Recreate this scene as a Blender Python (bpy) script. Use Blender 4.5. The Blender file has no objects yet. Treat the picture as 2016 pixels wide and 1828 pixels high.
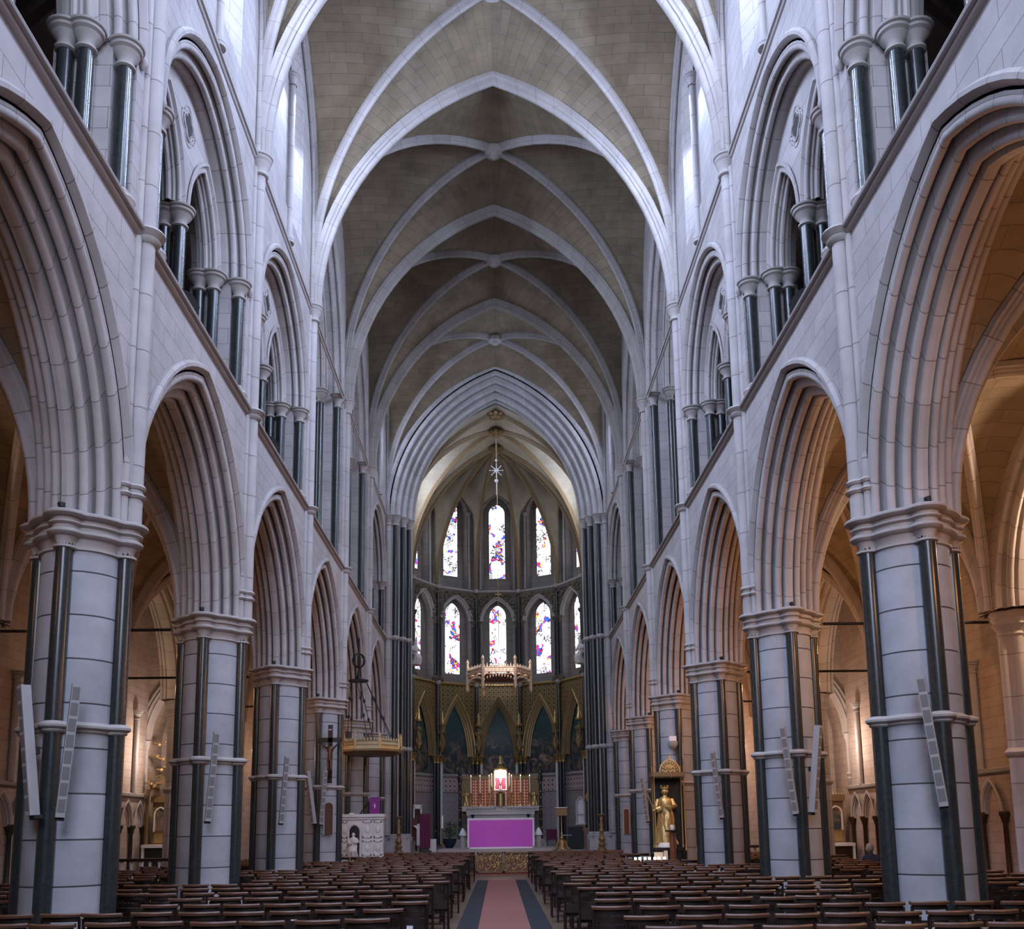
import bpy, math, random
from math import sin, cos, pi, sqrt, acos, atan2, hypot
from mathutils import Vector, Matrix
random.seed(7)
SC = bpy.context.scene
COL = SC.collection
# ------------------------------------------------------------------ camera
EYE = 1.65
cam_d = bpy.data.cameras.new('camera'); cam = bpy.data.objects.new('camera', cam_d); COL.objects.link(cam)
SC.camera = cam
F_PX, PITCH, YAW, ROLL, CX, CY = 1894.52, 0.15807, 0.01717, 0.01275, 1011.94, 1328.86
cam_d.sensor_fit = 'HORIZONTAL'; cam_d.sensor_width = 36.0
cam_d.lens = F_PX / 2016 * 36.0
cam_d.shift_x = -(CX - 1008) / 2016
cam_d.shift_y = (CY - 914) / 2016
cam_d.clip_end = 300
fw = Vector((sin(YAW) * cos(PITCH), cos(YAW) * cos(PITCH), sin(PITCH)))
rt0 = Vector((cos(YAW), -sin(YAW), 0)); up0 = rt0.cross(fw)
rt = rt0 * cos(ROLL) - up0 * sin(ROLL); up = rt0 * sin(ROLL) + up0 * cos(ROLL)
M = Matrix((rt, up, -fw)).transposed().to_4x4(); M.translation = Vector((-0.03, 0, EYE)); cam.matrix_world = M
# ------------------------------------------------------------------ view, world
SC.view_settings.view_transform = 'Standard'; SC.view_settings.look = 'None'
SC.view_settings.exposure = 0.06; SC.view_settings.gamma = 1.0; SC.view_settings.use_curve_mapping = False
SC.cycles.max_bounces = 6; SC.cycles.diffuse_bounces = 4; SC.cycles.glossy_bounces = 3
SC.cycles.transmission_bounces = 3; SC.cycles.sample_clamp_indirect = 4.0
SC.cycles.use_denoising = True
SC.cycles.use_adaptive_sampling = True; SC.cycles.adaptive_threshold = 0.02
W = bpy.data.worlds.new('world'); SC.world = W; W.use_nodes = True
W.node_tree.nodes['Background'].inputs[0].default_value = (0.60, 0.70, 1.0, 1)
W.node_tree.nodes['Background'].inputs[1].default_value = 0.05

def area(name, loc, target, sx, sy, power, col):
    d = bpy.data.lights.new(name, 'AREA'); d.shape = 'RECTANGLE'; d.size = sx; d.size_y = sy
    d.energy = power; d.color = col
    o = bpy.data.objects.new(name, d); COL.objects.link(o); o.location = loc
    o.rotation_euler = (Vector(target) - Vector(loc)).to_track_quat('-Z', 'Y').to_euler()
    return o

def point(name, loc, power, col, r=0.12, spot=None, target=None):
    d = bpy.data.lights.new(name, 'SPOT' if spot else 'POINT'); d.energy = power; d.color = col; d.shadow_soft_size = r
    o = bpy.data.objects.new(name, d); COL.objects.link(o); o.location = loc
    if spot:
        d.spot_size = spot; d.spot_blend = 0.6
        o.rotation_euler = (Vector(target) - Vector(loc)).to_track_quat('-Z', 'Y').to_euler()
    return o
DAY = (0.55, 0.675, 1.0); WARM = (1.0, 0.43, 0.15)
D0, BAY = 11.74, 5.5
def PD(i): return D0 + BAY * i
# daylight: the big west window behind the camera
area('west_window_daylight', (0, -7.6, 12.5), (0, 14, 14), 6, 9, 1700, DAY)
# clerestory daylight on both sides, one lamp in the glass plane of each window
for i in range(-2, 5):
    for sg in (-1, 1):
        if i in (2, 3):
            area('transept_daylight', (sg * 12.6, PD(i) + 2.75, 15.5), (0, PD(i) + 2.75, 12.5), 3.2, 7, 240, DAY)
        else:
            area('clerestory_daylight', (sg * 5.02, PD(i) + 3.05, 17.9), (0, PD(i) + 2.6, 14), .46, 3.9,
                 (1650 if i < 1 else 1500 if i < 2 else 480), DAY)
for sg in (-1, 1):
    area('choir_daylight', (sg * 4.75, 43.0, 17.6), (0, 43, 14.5), 1.3, 4.6, 120, DAY)
# ------------------------------------------------------------------ materials
MATS = {}
def new_mat(name):
    m = bpy.data.materials.new(name); m.use_nodes = True; MATS[name] = m
    nt = m.node_tree; b = nt.nodes['Principled BSDF']
    return m, nt, b
def plain(name, col, rough=0.6, metal=0.0, emit=None, estr=1.0, noise=0.12, nscale=6.0, spec=0.4, bump=0.0):
    m, nt, b = new_mat(name)
    N = nt.nodes; L = nt.links
    tc = N.new('ShaderNodeTexCoord'); nz = N.new('ShaderNodeTexNoise'); nz.inputs['Scale'].default_value = nscale
    nz.inputs['Detail'].default_value = 4
    L.new(tc.outputs['Object'], nz.inputs['Vector'])
    mx = N.new('ShaderNodeMix'); mx.data_type = 'RGBA'
    c = Vector(col)
    mx.inputs[6].default_value = (*(c * (1 - noise)), 1); mx.inputs[7].default_value = (*[min(1, x) for x in (c * (1 + noise))], 1)
    L.new(nz.outputs['Fac'], mx.inputs[0]); L.new(mx.outputs[2], b.inputs['Base Color'])
    b.inputs['Roughness'].default_value = rough; b.inputs['Metallic'].default_value = metal
    b.inputs['Specular IOR Level'].default_value = spec
    if emit:
        b.inputs['Emission Color'].default_value = (*emit, 1); b.inputs['Emission Strength'].default_value = estr
    if bump:
        bp = N.new('ShaderNodeBump'); bp.inputs['Strength'].default_value = bump; bp.inputs['Distance'].default_value = .02
        L.new(nz.outputs['Fac'], bp.inputs['Height']); L.new(bp.outputs[0], b.inputs['Normal'])
    return m
def masonry(name, c1, c2, mortar, bw, bh, ms=0.006, rough=0.8, offset=0.5, blotch=0.18, spec=0.25):
    m, nt, b = new_mat(name); N = nt.nodes; L = nt.links
    uv = N.new('ShaderNodeUVMap'); br = N.new('ShaderNodeTexBrick')
    br.offset = offset
    br.inputs['Color1'].default_value = (*c1, 1); br.inputs['Color2'].default_value = (*c2, 1); br.inputs['Mortar'].default_value = (*mortar, 1)
    br.inputs['Scale'].default_value = 1; br.inputs['Mortar Size'].default_value = ms; br.inputs['Mortar Smooth'].default_value = 0.3
    br.inputs['Brick Width'].default_value = bw; br.inputs['Row Height'].default_value = bh
    L.new(uv.outputs[0], br.inputs['Vector'])
    tc = N.new('ShaderNodeTexCoord'); nz = N.new('ShaderNodeTexNoise'); nz.inputs['Scale'].default_value = 1.3
    nz.inputs['Detail'].default_value = 8; nz.inputs['Roughness'].default_value = .65; L.new(tc.outputs['Object'], nz.inputs['Vector'])
    mr = N.new('ShaderNodeMapRange'); mr.inputs[1].default_value = .3; mr.inputs[2].default_value = .7
    mr.inputs[3].default_value = 1 - blotch; mr.inputs[4].default_value = 1 + blotch * .6
    L.new(nz.outputs['Fac'], mr.inputs[0])
    mx = N.new('ShaderNodeMix'); mx.data_type = 'RGBA'; mx.blend_type = 'MULTIPLY'; mx.inputs[0].default_value = 1
    L.new(br.outputs['Color'], mx.inputs[6]); L.new(mr.outputs[0], mx.inputs[7]); L.new(mx.outputs[2], b.inputs['Base Color'])
    b.inputs['Roughness'].default_value = rough; b.inputs['Specular IOR Level'].default_value = spec
    bp = N.new('ShaderNodeBump'); bp.inputs['Strength'].default_value = .35; bp.inputs['Distance'].default_value = .01; bp.invert = True
    L.new(br.outputs['Fac'], bp.inputs['Height']); L.new(bp.outputs[0], b.inputs['Normal'])
    return m
def rgb(h): return tuple(((int(h[i:i + 2], 16) / 255) ** 2.2) for i in (0, 2, 4))
ST = (0.37, 0.345, 0.345); ST2 = (0.335, 0.31, 0.305); JN = (0.17, 0.15, 0.145)
masonry('ashlar', ST, ST2, JN, .82, .30)
masonry('voussoir', ST, (0.325, .30, .29), JN, 200, .58, ms=.008)
masonry('drum_stone', (0.35, 0.355, 0.385), (0.30, .305, .33), (0.05, .05, .055), 300, .53, ms=.011, blotch=.22)
masonry('rib_stone', (0.30, .275, .265), (0.27, .245, .23), JN, 200, .58, ms=.007)
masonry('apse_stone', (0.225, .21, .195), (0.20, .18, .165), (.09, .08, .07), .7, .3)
masonry('shaft_stone', ST, (0.345, .32, .315), JN, 200, .78, ms=.009)
masonry('vault_web', (0.225, .180, .125), (0.19, .15, .10), (0.115, .095, .075), .85, .30, ms=.007, blotch=.28)
masonry('apse_web', (0.36, .32, .25), (0.32, .28, .22), (.24, .21, .16), .85, .30, blotch=.2)
masonry('brick_wall', (0.40, .335, .295), (0.36, .295, .255), (0.24, .19, .165), .62, .24, ms=.007)
plain('carved_stone', (0.33, .305, .295), .75, noise=.15, nscale=3)
plain('marble_dark', (0.022, .026, .026), .26, noise=.7, nscale=22, spec=.5)
plain('marble_white', (0.60, .56, .54), .4, noise=.12, nscale=5)
plain('gold', (0.52, .37, .16), .40, .85, noise=.3, nscale=30, bump=.3)
plain('gilt_dark', (0.20, .13, .06), .5, .5, noise=.4, nscale=20)
plain('gilt_paint', (0.22, .155, .085), .55, .15, noise=.3, nscale=12)
plain('iron', (0.02, .02, .02), .5, .5)
plain('wood_dark', (0.014, .008, .006), .38, noise=.35, nscale=14)
plain('wood_mid', (0.17, .065, .032), .38, noise=.35, nscale=9)
plain('chair_wood_lit', (0.10, .044, .024), .42, noise=.45, nscale=9, spec=.5)  # top rails only: their lit look is put into this lighter brown
plain('timber', (0.05, .032, .022), .8, noise=.3)
plain('purple', (0.52, .10, .54), .85, noise=.10, nscale=60)
plain('purple_dark', (0.10, .012, .05), .85, noise=.2)
plain('white_cloth', (0.72, .72, .76), .8, noise=.04)
plain('pink_cloth', (0.70, .16, .28), .8, noise=.2)
plain('corona_gilt', (0.78, .60, .42), .45, .35, noise=.2, nscale=30)
plain('red_cloth', (0.30, .03, .035), .8, noise=.2)
plain('speaker_grey', (0.30, .295, .30), .45, noise=.05)
plain('speaker_grille', (0.14, .135, .135), .6, noise=.3, nscale=200)
plain('black', (0.01, .01, .011), .6)
plain('white_paint', (0.75, .75, .78), .5, noise=.03)
plain('candle_wax', (0.85, .82, .72), .5, noise=.03)
plain('bronze', (0.06, .035, .022), .35, .6, noise=.3)
plain('leaf_green', (0.035, .07, .03), .7, noise=.5, nscale=20)
plain('navy', (0.012, .018, .045), .8, noise=.3)
plain('skin', (0.55, .33, .25), .6); plain('grey_hair', (0.26, .25, .25), .8)
plain('terracotta', (0.10, .038, .026), .8)
plain('carved_foliage', (0.10, .085, .06), .7, noise=.85, nscale=9, bump=1.0)
plain('copper_panel', (0.20, .07, .045), .45, .2, noise=.3)
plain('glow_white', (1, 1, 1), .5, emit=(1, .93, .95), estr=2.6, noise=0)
plain('votive_glow', (.9, .85, .8), .5, emit=(1, .88, .8), estr=.9, noise=0)
plain('purple_soft', (0.20, .03, .19), .85, noise=.1)
plain('brass_pale', (0.42, .32, .17), .45, .45, noise=.25)
plain('flame', (1, .8, .4), .5, emit=(1, .82, .6), estr=30, noise=0)
plain('window_day', (1, 1, 1), .5, emit=(.86, .90, 1.0), estr=6, noise=0)

def pattern_mat(name, kind):
    m, nt, b = new_mat(name); N = nt.nodes; L = nt.links
    uv = N.new('ShaderNodeUVMap'); tc = N.new('ShaderNodeTexCoord')
    def vor(scale, src, feat='F1', metric='EUCLIDEAN', rnd=1.0):
        v = N.new('ShaderNodeTexVoronoi'); v.feature = feat; v.inputs['Scale'].default_value = scale
        v.inputs['Randomness'].default_value = rnd
        if feat == 'F1': v.distance = metric
        L.new(src, v.inputs['Vector']); return v
    def ramp(src, stops, interp='CONSTANT'):
        r = N.new('ShaderNodeValToRGB'); r.color_ramp.interpolation = interp
        e = r.color_ramp.elements
        e[0].position = stops[0][0]; e[0].color = (*stops[0][1], 1); e[1].position = stops[1][0]; e[1].color = (*stops[1][1], 1)
        for p, c in stops[2:]:
            q = e.new(p); q.color = (*c, 1)
        L.new(src, r.inputs[0]); return r
    def mix(f, a, c, bt='MIX'):
        x = N.new('ShaderNodeMix'); x.data_type = 'RGBA'; x.blend_type = bt
        for s, i in ((f, 0), (a, 6), (c, 7)):
            if hasattr(s, 'links'): L.new(s, x.inputs[i])
            else: x.inputs[i].default_value = s if i == 0 else (*s, 1)
        return x.outputs[2]
    b.inputs['Roughness'].default_value = .6
    if kind == 'glass':
        # leaded lights: pale quarries, dark leads, patches of blue, red, gold figures
        nz = N.new('ShaderNodeTexNoise'); nz.inputs['Scale'].default_value = 1.9; nz.inputs['Detail'].default_value = 2.5
        L.new(tc.outputs['Object'], nz.inputs['Vector'])
        cell = vor(10, tc.outputs['Object'])
        hue = ramp(cell.outputs['Color'], [(0, (.02, .10, .75)), (.3, (.65, .01, .10)), (.5, (.03, .12, .6)), (.62, (.9, .5, .02)), (.74, (.5, .02, .2)), (.84, (.02, .02, .05)), (.92, (.8, .85, 1))])
        msk = ramp(nz.outputs['Fac'], [(0, (0, 0, 0)), (.60, (1, 1, 1))])
        base = mix(msk.outputs[0], (1, .985, 1), hue.outputs[0])
        edge = vor(8, tc.outputs['Object'], 'DISTANCE_TO_EDGE')
        nz2 = N.new('ShaderNodeTexNoise'); nz2.inputs['Scale'].default_value = 2.2; L.new(tc.outputs['Object'], nz2.inputs['Vector'])
        lm = ramp(edge.outputs['Distance'], [(0, (1, 1, 1)), (.10, (0, 0, 0))])
        ln = ramp(nz2.outputs['Fac'], [(0, (0, 0, 0)), (.53, (1, 1, 1))])
        both = mix(1.0, lm.outputs[0], ln.outputs[0], 'MULTIPLY')
        colr = mix(both, base, (.03, .03, .05))
        L.new(colr, b.inputs['Emission Color']); b.inputs['Emission Strength'].default_value = 1.9
        b.inputs['Base Color'].default_value = (.02, .02, .02, 1)
    elif kind == 'painting':
        nz = N.new('ShaderNodeTexNoise'); nz.inputs['Scale'].default_value = 2.6; nz.inputs['Detail'].default_value = 5; nz.inputs['Distortion'].default_value = 1.2
        L.new(tc.outputs['Object'], nz.inputs['Vector'])
        fig = ramp(nz.outputs['Fac'], [(0, (.012, .028, .03)), (.42, (.02, .045, .05)), (.5, (.10, .07, .055)), (.6, (.20, .13, .10)), (.7, (.33, .25, .20))], 'LINEAR')
        sp = N.new('ShaderNodeSeparateXYZ'); L.new(tc.outputs['Object'], sp.inputs[0])
        mr = N.new('ShaderNodeMapRange'); mr.inputs[1].default_value = 5.2; mr.inputs[2].default_value = 6.6; L.new(sp.outputs[2], mr.inputs[0])
        L.new(mix(mr.outputs[0], fig.outputs[0], (.015, .05, .055)), b.inputs['Base Color'])
    elif kind == 'diaper':
        ck = vor(4.3, uv.outputs[0], 'F1', 'CHEBYCHEV', 0.0)
        r = ramp(ck.outputs['Distance'], [(0, (.045, .03, .015)), (.22, (.25, .175, .07)), (.40, (.11, .075, .03))])
        L.new(r.outputs[0], b.inputs['Base Color']); b.inputs['Metallic'].default_value = .3; b.inputs['Roughness'].default_value = .5
    elif kind == 'dado':
        ck = vor(3.0, uv.outputs[0], 'F1', 'CHEBYCHEV', 0.0)
        r = ramp(ck.outputs['Distance'], [(0, (.40, .33, .32)), (.12, (.14, .12, .13)), (.2, (.40, .33, .32)), (.3, (.33, .28, .275))])
        L.new(r.outputs[0], b.inputs['Base Color'])
    elif kind == 'frieze':
        ck = vor(4.2, uv.outputs[0], 'F1', 'MANHATTAN', 0.0)
        r = ramp(ck.outputs['Distance'], [(0, (.13, .03, .03)), (.27, (.50, .40, .37)), (.5, (.42, .33, .31))])
        L.new(r.outputs[0], b.inputs['Base Color'])
    elif kind == 'reredos':
        ck = vor(7.0, uv.outputs[0], 'F1', 'EUCLIDEAN', 0.0)
        r = ramp(ck.outputs['Distance'], [(0, (.85, .50, .16)), (.2, (.30, .055, .025)), (.45, (.22, .035, .02))])
        L.new(r.outputs[0], b.inputs['Base Color']); b.inputs['Metallic'].default_value = .3; b.inputs['Roughness'].default_value = .4
    elif kind == 'veined':
        nz = N.new('ShaderNodeTexNoise'); nz.inputs['Scale'].default_value = 3; nz.inputs['Detail'].default_value = 8; nz.inputs['Distortion'].default_value = 2
        L.new(tc.outputs['Object'], nz.inputs['Vector'])
        r = ramp(nz.outputs['Fac'], [(0, (.25, .23, .22)), (.5, (.55, .50, .49)), (.56, (.38, .36, .36)), (.62, (.58, .54, .53))], 'LINEAR')
        L.new(r.outputs[0], b.inputs['Base Color']); b.inputs['Roughness'].default_value = .3
    elif kind == 'carpet':
        nz = N.new('ShaderNodeTexNoise'); nz.inputs['Scale'].default_value = 180; L.new(tc.outputs['Object'], nz.inputs['Vector'])
        r = ramp(nz.outputs['Fac'], [(0, (.15, .058, .05)), (1, (.23, .095, .08))], 'LINEAR')
        L.new(r.outputs[0], b.inputs['Base Color']); b.inputs['Roughness'].default_value = .95
    elif kind == 'tiles':
        br = N.new('ShaderNodeTexBrick'); br.inputs['Scale'].default_value = 1; br.inputs['Brick Width'].default_value = .3; br.inputs['Row Height'].default_value = .3
        br.offset = 0; br.inputs['Mortar Size'].default_value = .004
        br.inputs['Color1'].default_value = (.12, .08, .055, 1); br.inputs['Color2'].default_value = (.09, .06, .042, 1); br.inputs['Mortar'].default_value = (.10, .07, .05, 1)
        L.new(uv.outputs[0], br.inputs['Vector']); L.new(br.outputs['Color'], b.inputs['Base Color']); b.inputs['Roughness'].default_value = .35
    return m
for n, k in (('stained_glass', 'glass'), ('wall_painting', 'painting'), ('gold_diaper', 'diaper'), ('dado_tiles', 'dado'), ('frieze', 'frieze'),
             ('reredos_panel', 'reredos'), ('veined_marble', 'veined'), ('carpet_rose', 'carpet'), ('floor_tiles', 'tiles')):
    pattern_mat(n, k)
plain('carpet_navy', (.011, .015, .021), .95, noise=.5, nscale=90)

# ------------------------------------------------------------------ mesh builder
class MB:
    def __init__(s): s.v = []; s.f = []; s.uv = []
    def grid(s, P, uvs=None, cj=False, ci=False):
        """P[i][j] points; quads between; optional wrap in j / i"""
        n, m = len(P), len(P[0]); b = len(s.v)
        for r in P: s.v.extend([tuple(p) for p in r])
        for i in range(n if ci else n - 1):
            for j in range(m if cj else m - 1):
                i2 = (i + 1) % n; j2 = (j + 1) % m
                s.f.append((b + i * m + j, b + i2 * m + j, b + i2 * m + j2, b + i * m + j2))
                if uvs:
                    U = lambda a, c: uvs[a][c]
                    s.uv.append((uvs[i][j], uvs[i2][j], uvs[i2][j2], uvs[i][j2]))
                else: s.uv.append(None)
    def poly(s, pts, uv=None):
        b = len(s.v); s.v.extend([tuple(p) for p in pts]); s.f.append(tuple(range(b, b + len(pts)))); s.uv.append(uv)
    def box(s, x0, x1, y0, y1, z0, z1, T=None):
        p = [(x0, y0, z0), (x1, y0, z0), (x1, y1, z0), (x0, y1, z0), (x0, y0, z1), (x1, y0, z1), (x1, y1, z1), (x0, y1, z1)]
        if T: p = [tuple(T @ Vector(q)) for q in p]
        for f in ((0, 3, 2, 1), (4, 5, 6, 7), (0, 1, 5, 4), (1, 2, 6, 5), (2, 3, 7, 6), (3, 0, 4, 7)):
            s.poly([p[i] for i in f])
    def lathe(s, cx, cy, prof, n=20, sec=None, a0=0, vscale=None, T=None):
        """prof: [(r,z)], round about a vertical axis"""
        P = []; U = []
        for r, z in prof:
            row = []; ur = []
            for k in range(n):
                a = a0 + 2 * pi * k / n; rr = sec(a, r) if sec else r
                q = (cx + rr * cos(a), cy + rr * sin(a), z)
                if T: q = tuple(T @ Vector(q))
                row.append(q); ur.append((2.0, z))
            P.append(row); U.append(ur)
        s.grid(P, U, cj=True)
        for q in (P[0], P[-1]):
            s.poly(q if q is P[-1] else q[::-1])
    def tube(s, pts, r, n=8, closed=False):
        P = []; pts = [Vector(p) for p in pts]; N = len(pts)
        for i, p in enumerate(pts):
            a = pts[(i - 1) % N] if (i > 0 or closed) else p; c = pts[(i + 1) % N] if (i < N - 1 or closed) else p
            t = (c - a).normalized(); u = t.orthogonal().normalized() if abs(t.z) > .98 else Vector((0, 0, 1)).cross(t).normalized()
            w = t.cross(u); rr = r[i] if isinstance(r, (list, tuple)) else r
            P.append([p + (u * cos(2 * pi * k / n) + w * sin(2 * pi * k / n)) * rr for k in range(n)])
        s.grid(P, cj=True, ci=closed)
        if not closed: s.poly(P[0][::-1]); s.poly(P[-1])
    def ball(s, c, r, n=10, sx=1, sy=1, sz=1):
        P = []
        for i in range(n // 2 + 1):
            t = pi * i / (n // 2); P.append([(c[0] + sx * r * sin(t) * cos(2 * pi * k / n) + 1e-4 * cos(2 * pi * k / n), c[1] + sy * r * sin(t) * sin(2 * pi * k / n) + 1e-4 * sin(2 * pi * k / n), c[2] + sz * r * cos(t)) for k in range(n)])
        s.grid(P, cj=True)
    def build(s, name, mat, parent=None, smooth=38):
        me = bpy.data.meshes.new(name); me.from_pydata(s.v, [], s.f); me.materials.append(MATS[mat])
        ul = me.uv_layers.new(name='UVMap'); d = []
        V = s.v
        for f, u in zip(s.f, s.uv):
            if u: d.extend(u); continue
            a, b_, c = (Vector(V[f[0]]), Vector(V[f[1]]), Vector(V[f[2]])); nn = (b_ - a).cross(c - a)
            x, y, z = abs(nn.x), abs(nn.y), abs(nn.z)
            for i in f:
                p = V[i]
                d.append((p[0], p[1]) if z > x and z > y else (p[1], p[2]) if x > y * .9 else (p[0], p[2]))
        flat = [q for t in d for q in t]; ul.data.foreach_set('uv', flat)
        if smooth:
            me.polygons.foreach_set('use_smooth', [True] * len(me.polygons)); me.set_sharp_from_angle(angle=math.radians(smooth))
        o = bpy.data.objects.new(name, me); COL.objects.link(o)
        if parent: o.parent = parent
        return o

def tag(o, label=None, cat=None, group=None, kind=None):
    if label: o['label'] = label
    if cat: o['category'] = cat
    if group: o['group'] = group
    if kind: o['kind'] = kind
    return o
def empty(name, loc=(0, 0, 0), rz=0, label=None, cat=None, group=None, kind=None):
    o = bpy.data.objects.new(name, None); COL.objects.link(o); o.location = loc; o.rotation_euler = (0, 0, rz); o.empty_display_size = .2
    return tag(o, label, cat, group, kind)
def copy_tree(o, parent=None):
    c = o.copy(); COL.objects.link(c); c.parent = parent
    for ch in [q for q in bpy.data.objects if q.parent == o]: copy_tree(ch, c)
    return c
SIDE = {-1: 'left', 1: 'right'}

# ------------------------------------------------------------------ pointed arch tools
def arc(half, rise, w=0.0, n=14, stilt=0.0):
    """points (s, z, length) of a pointed arch from the left springing over the apex to the right one"""
    R = (half * half + rise * rise) / (2 * half); c = R - half; r = R - w; am = acos(max(-1, min(1, c / r)))
    right = []
    if stilt: right.append((half - w, 0.0, 0.0))
    for k in range(n + 1):
        a = am * k / n; right.append((-c + r * cos(a), r * sin(a) + stilt, stilt + R * a))
    L = right[-1][2]
    left = [(-s, z, l) for s, z, l in right]
    return left[:-1] + [(0.0, right[-1][1], L)] + [(s, z, 2 * L - l) for s, z, l in right[::-1][1:]]
def arch_sweep(mb, half, rise, prof, place, n=14, z0=0.0, stilt=0.0, jamb=0.0):
    cols = []; acc = 0; prev = None
    for (u, w) in prof:
        if prev: acc += hypot(u - prev[0], w - prev[1])
        prev = (u, w); A = arc(half, rise, w, n, stilt)
        if jamb: A = [(A[0][0], -jamb, -jamb)] + A + [(A[-1][0], -jamb, A[-1][2] + jamb)]
        cols.append([(place(s, u, z0 + z), (acc, l)) for s, z, l in A])
    P = [[cols[j][i][0] for j in range(len(cols))] for i in range(len(cols[0]))]
    U = [[cols[j][i][1] for j in range(len(cols))] for i in range(len(cols[0]))]
    mb.grid(P, U)
def arch_face(mb, half, rise, z0, zb, zt, s0, s1, u, place, n=14, stilt=0.0, w=0.0):
    A = arc(half, rise, w, n, stilt); A = [(s, z + z0) for s, z, l in A]
    for (a, za), (b, zb_) in zip(A, A[1:]):
        if abs(a - b) > 1e-6: mb.poly([place(a, u, za), place(b, u, zb_), place(b, u, zt), place(a, u, zt)])
    e = A[0][0]
    if zb < z0 or s0 < e:
        if s0 < e: mb.poly([place(s0, u, zb), place(e, u, zb), place(e, u, zt), place(s0, u, zt)])
        if s1 > -e: mb.poly([place(-e, u, zb), place(s1, u, zb), place(s1, u, zt), place(-e, u, zt)])
def arch_fill(mb, half, rise, z0, zb, u, place, n=10, w=0.0, stilt=0.0):
    A = arc(half, rise, w, n, stilt); mb.poly([place(A[0][0], u, zb)] + [place(s, u, z + z0) for s, z, l in A] + [place(A[-1][0], u, zb)])
def roll(cu, cw, r, a0=215, a1=15, n=6):
    return [(cu + r * cos(math.radians(a0 + (a1 - a0) * k / n)), cw + r * sin(math.radians(a0 + (a1 - a0) * k / n))) for k in range(n + 1)]
def sym(half, total): return half + [(total - u, w) for u, w in half[::-1]]
HOOD = [(0, -.17), (-.05, -.17), (-.09, -.13), (-.09, -.08), (-.04, -.04), (0, -.03)]
ARC_HALF = HOOD + [(0, .03)] + roll(.055, .075, .055) + [(.09, .02), (.12, -.06), (.14, .0), (.15, .08), (.16, .14)] + roll(.205, .20, .055) + [(.25, .13), (.27, .05), (.29, .12), (.30, .20), (.305, .26)] + roll(.355, .325, .055) + [(.40, .26), (.415, .17), (.435, .25), (.445, .36), (.455, .41), (.52, .42)]
ARC_PROF = sym(ARC_HALF, 1.04)
RIB = [(-.17, -.05), (-.17, .07), (-.13, .10), (-.12, .16), (-.085, .17)] + roll(0, .21, .085, 200, -20, 8) + [(.085, .17), (.12, .16), (.13, .10), (.17, .07), (.17, -.05)]
RIB_S = [(u * .62, w * .66) for u, w in RIB]
RIB_T = [(u * .5, w * .6) for u, w in RIB]
RIB = [(u * .85, w * .95) for u, w in RIB]
def side_place(sg, X0, Dc): return lambda s, u, z: (sg * (X0 + u), Dc + s, z)

XW, XP, CAPZ, SZ, VZ = 4.68, 5.2, 5.48, 9.42, 14.78
VR = 6.62      # vault rise at the web
DS = 1.0       # stilt of the diagonal ribs
# ================================================================== SETTING
ROOT = {}
def structure(name): return tag(empty(name), kind='structure')
NAVE_BAYS = range(-2, 5)
# ------------------------------------------------------------------ floor
m = MB()
m.box(-11.5, 11.5, -8, 36.95, -.2, 0); floor = tag(m.build('floor', 'floor_tiles'), kind='structure')
m = MB()
for k in range(4): m.box(-4.35, 4.35, 36.95 + .27 * k, 50, .1875 * k, .1875 * (k + 1))
m.box(-11.5, -4.35, 36.95, 50, -.2, 0); m.box(4.35, 11.5, 36.95, 50, -.2, 0)
sanct = tag(m.build('floor', 'carved_stone'), kind='structure')

# ------------------------------------------------------------------ small stone pieces
def capital_prof(r, z0, z1, k=1.0):
    h = z1 - z0
    return [(r, z0), (r + .035 * k, z0 + .04 * h), (r + .035 * k, z0 + .12 * h), (r, z0 + .17 * h), (r + .01 * k, z0 + .38 * h), (r + .07 * k, z0 + .55 * h), (r + .085 * k, z0 + .62 * h),
            (r + .06 * k, z0 + .66 * h), (r + .11 * k, z0 + .74 * h), (r + .12 * k, z0 + .82 * h), (r + .09 * k, z0 + .85 * h), (r + .14 * k, z0 + .90 * h), (r + .15 * k, z0 + .97 * h), (r + .12 * k, z1)]
def base_prof(r, z0, z1):
    h = z1 - z0
    return [(r + .10, z0), (r + .10, z0 + .35 * h), (r + .12, z0 + .45 * h), (r + .11, z0 + .58 * h), (r + .05, z0 + .66 * h), (r + .06, z0 + .8 * h), (r + .03, z0 + .92 * h), (r, z1)]
def lobed(Rc, d, r, off, n=112, turns=4, rot=0):
    out = []
    for k in range(n):
        a = 2 * pi * k / n; best = Rc + off
        for q in range(turns):
            ph = a - rot - 2 * pi * q / turns; rr = r + off; x = d * sin(ph)
            if abs(x) < rr and cos(ph) > 0: best = max(best, d * cos(ph) + sqrt(rr * rr - x * x))
        out.append((a, best))
    return out
def lobed_loft(mb, cx, cy, levels, Rc, d, r):
    P = []; U = []
    for off, z in levels:
        L = lobed(Rc, d, r, off); P.append([(cx + b * cos(a), cy + b * sin(a), z) for a, b in L]); U.append([(2, z)] * len(L))
    mb.grid(P, U, cj=True); mb.poly(P[-1]); mb.poly(P[0][::-1])

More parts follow.
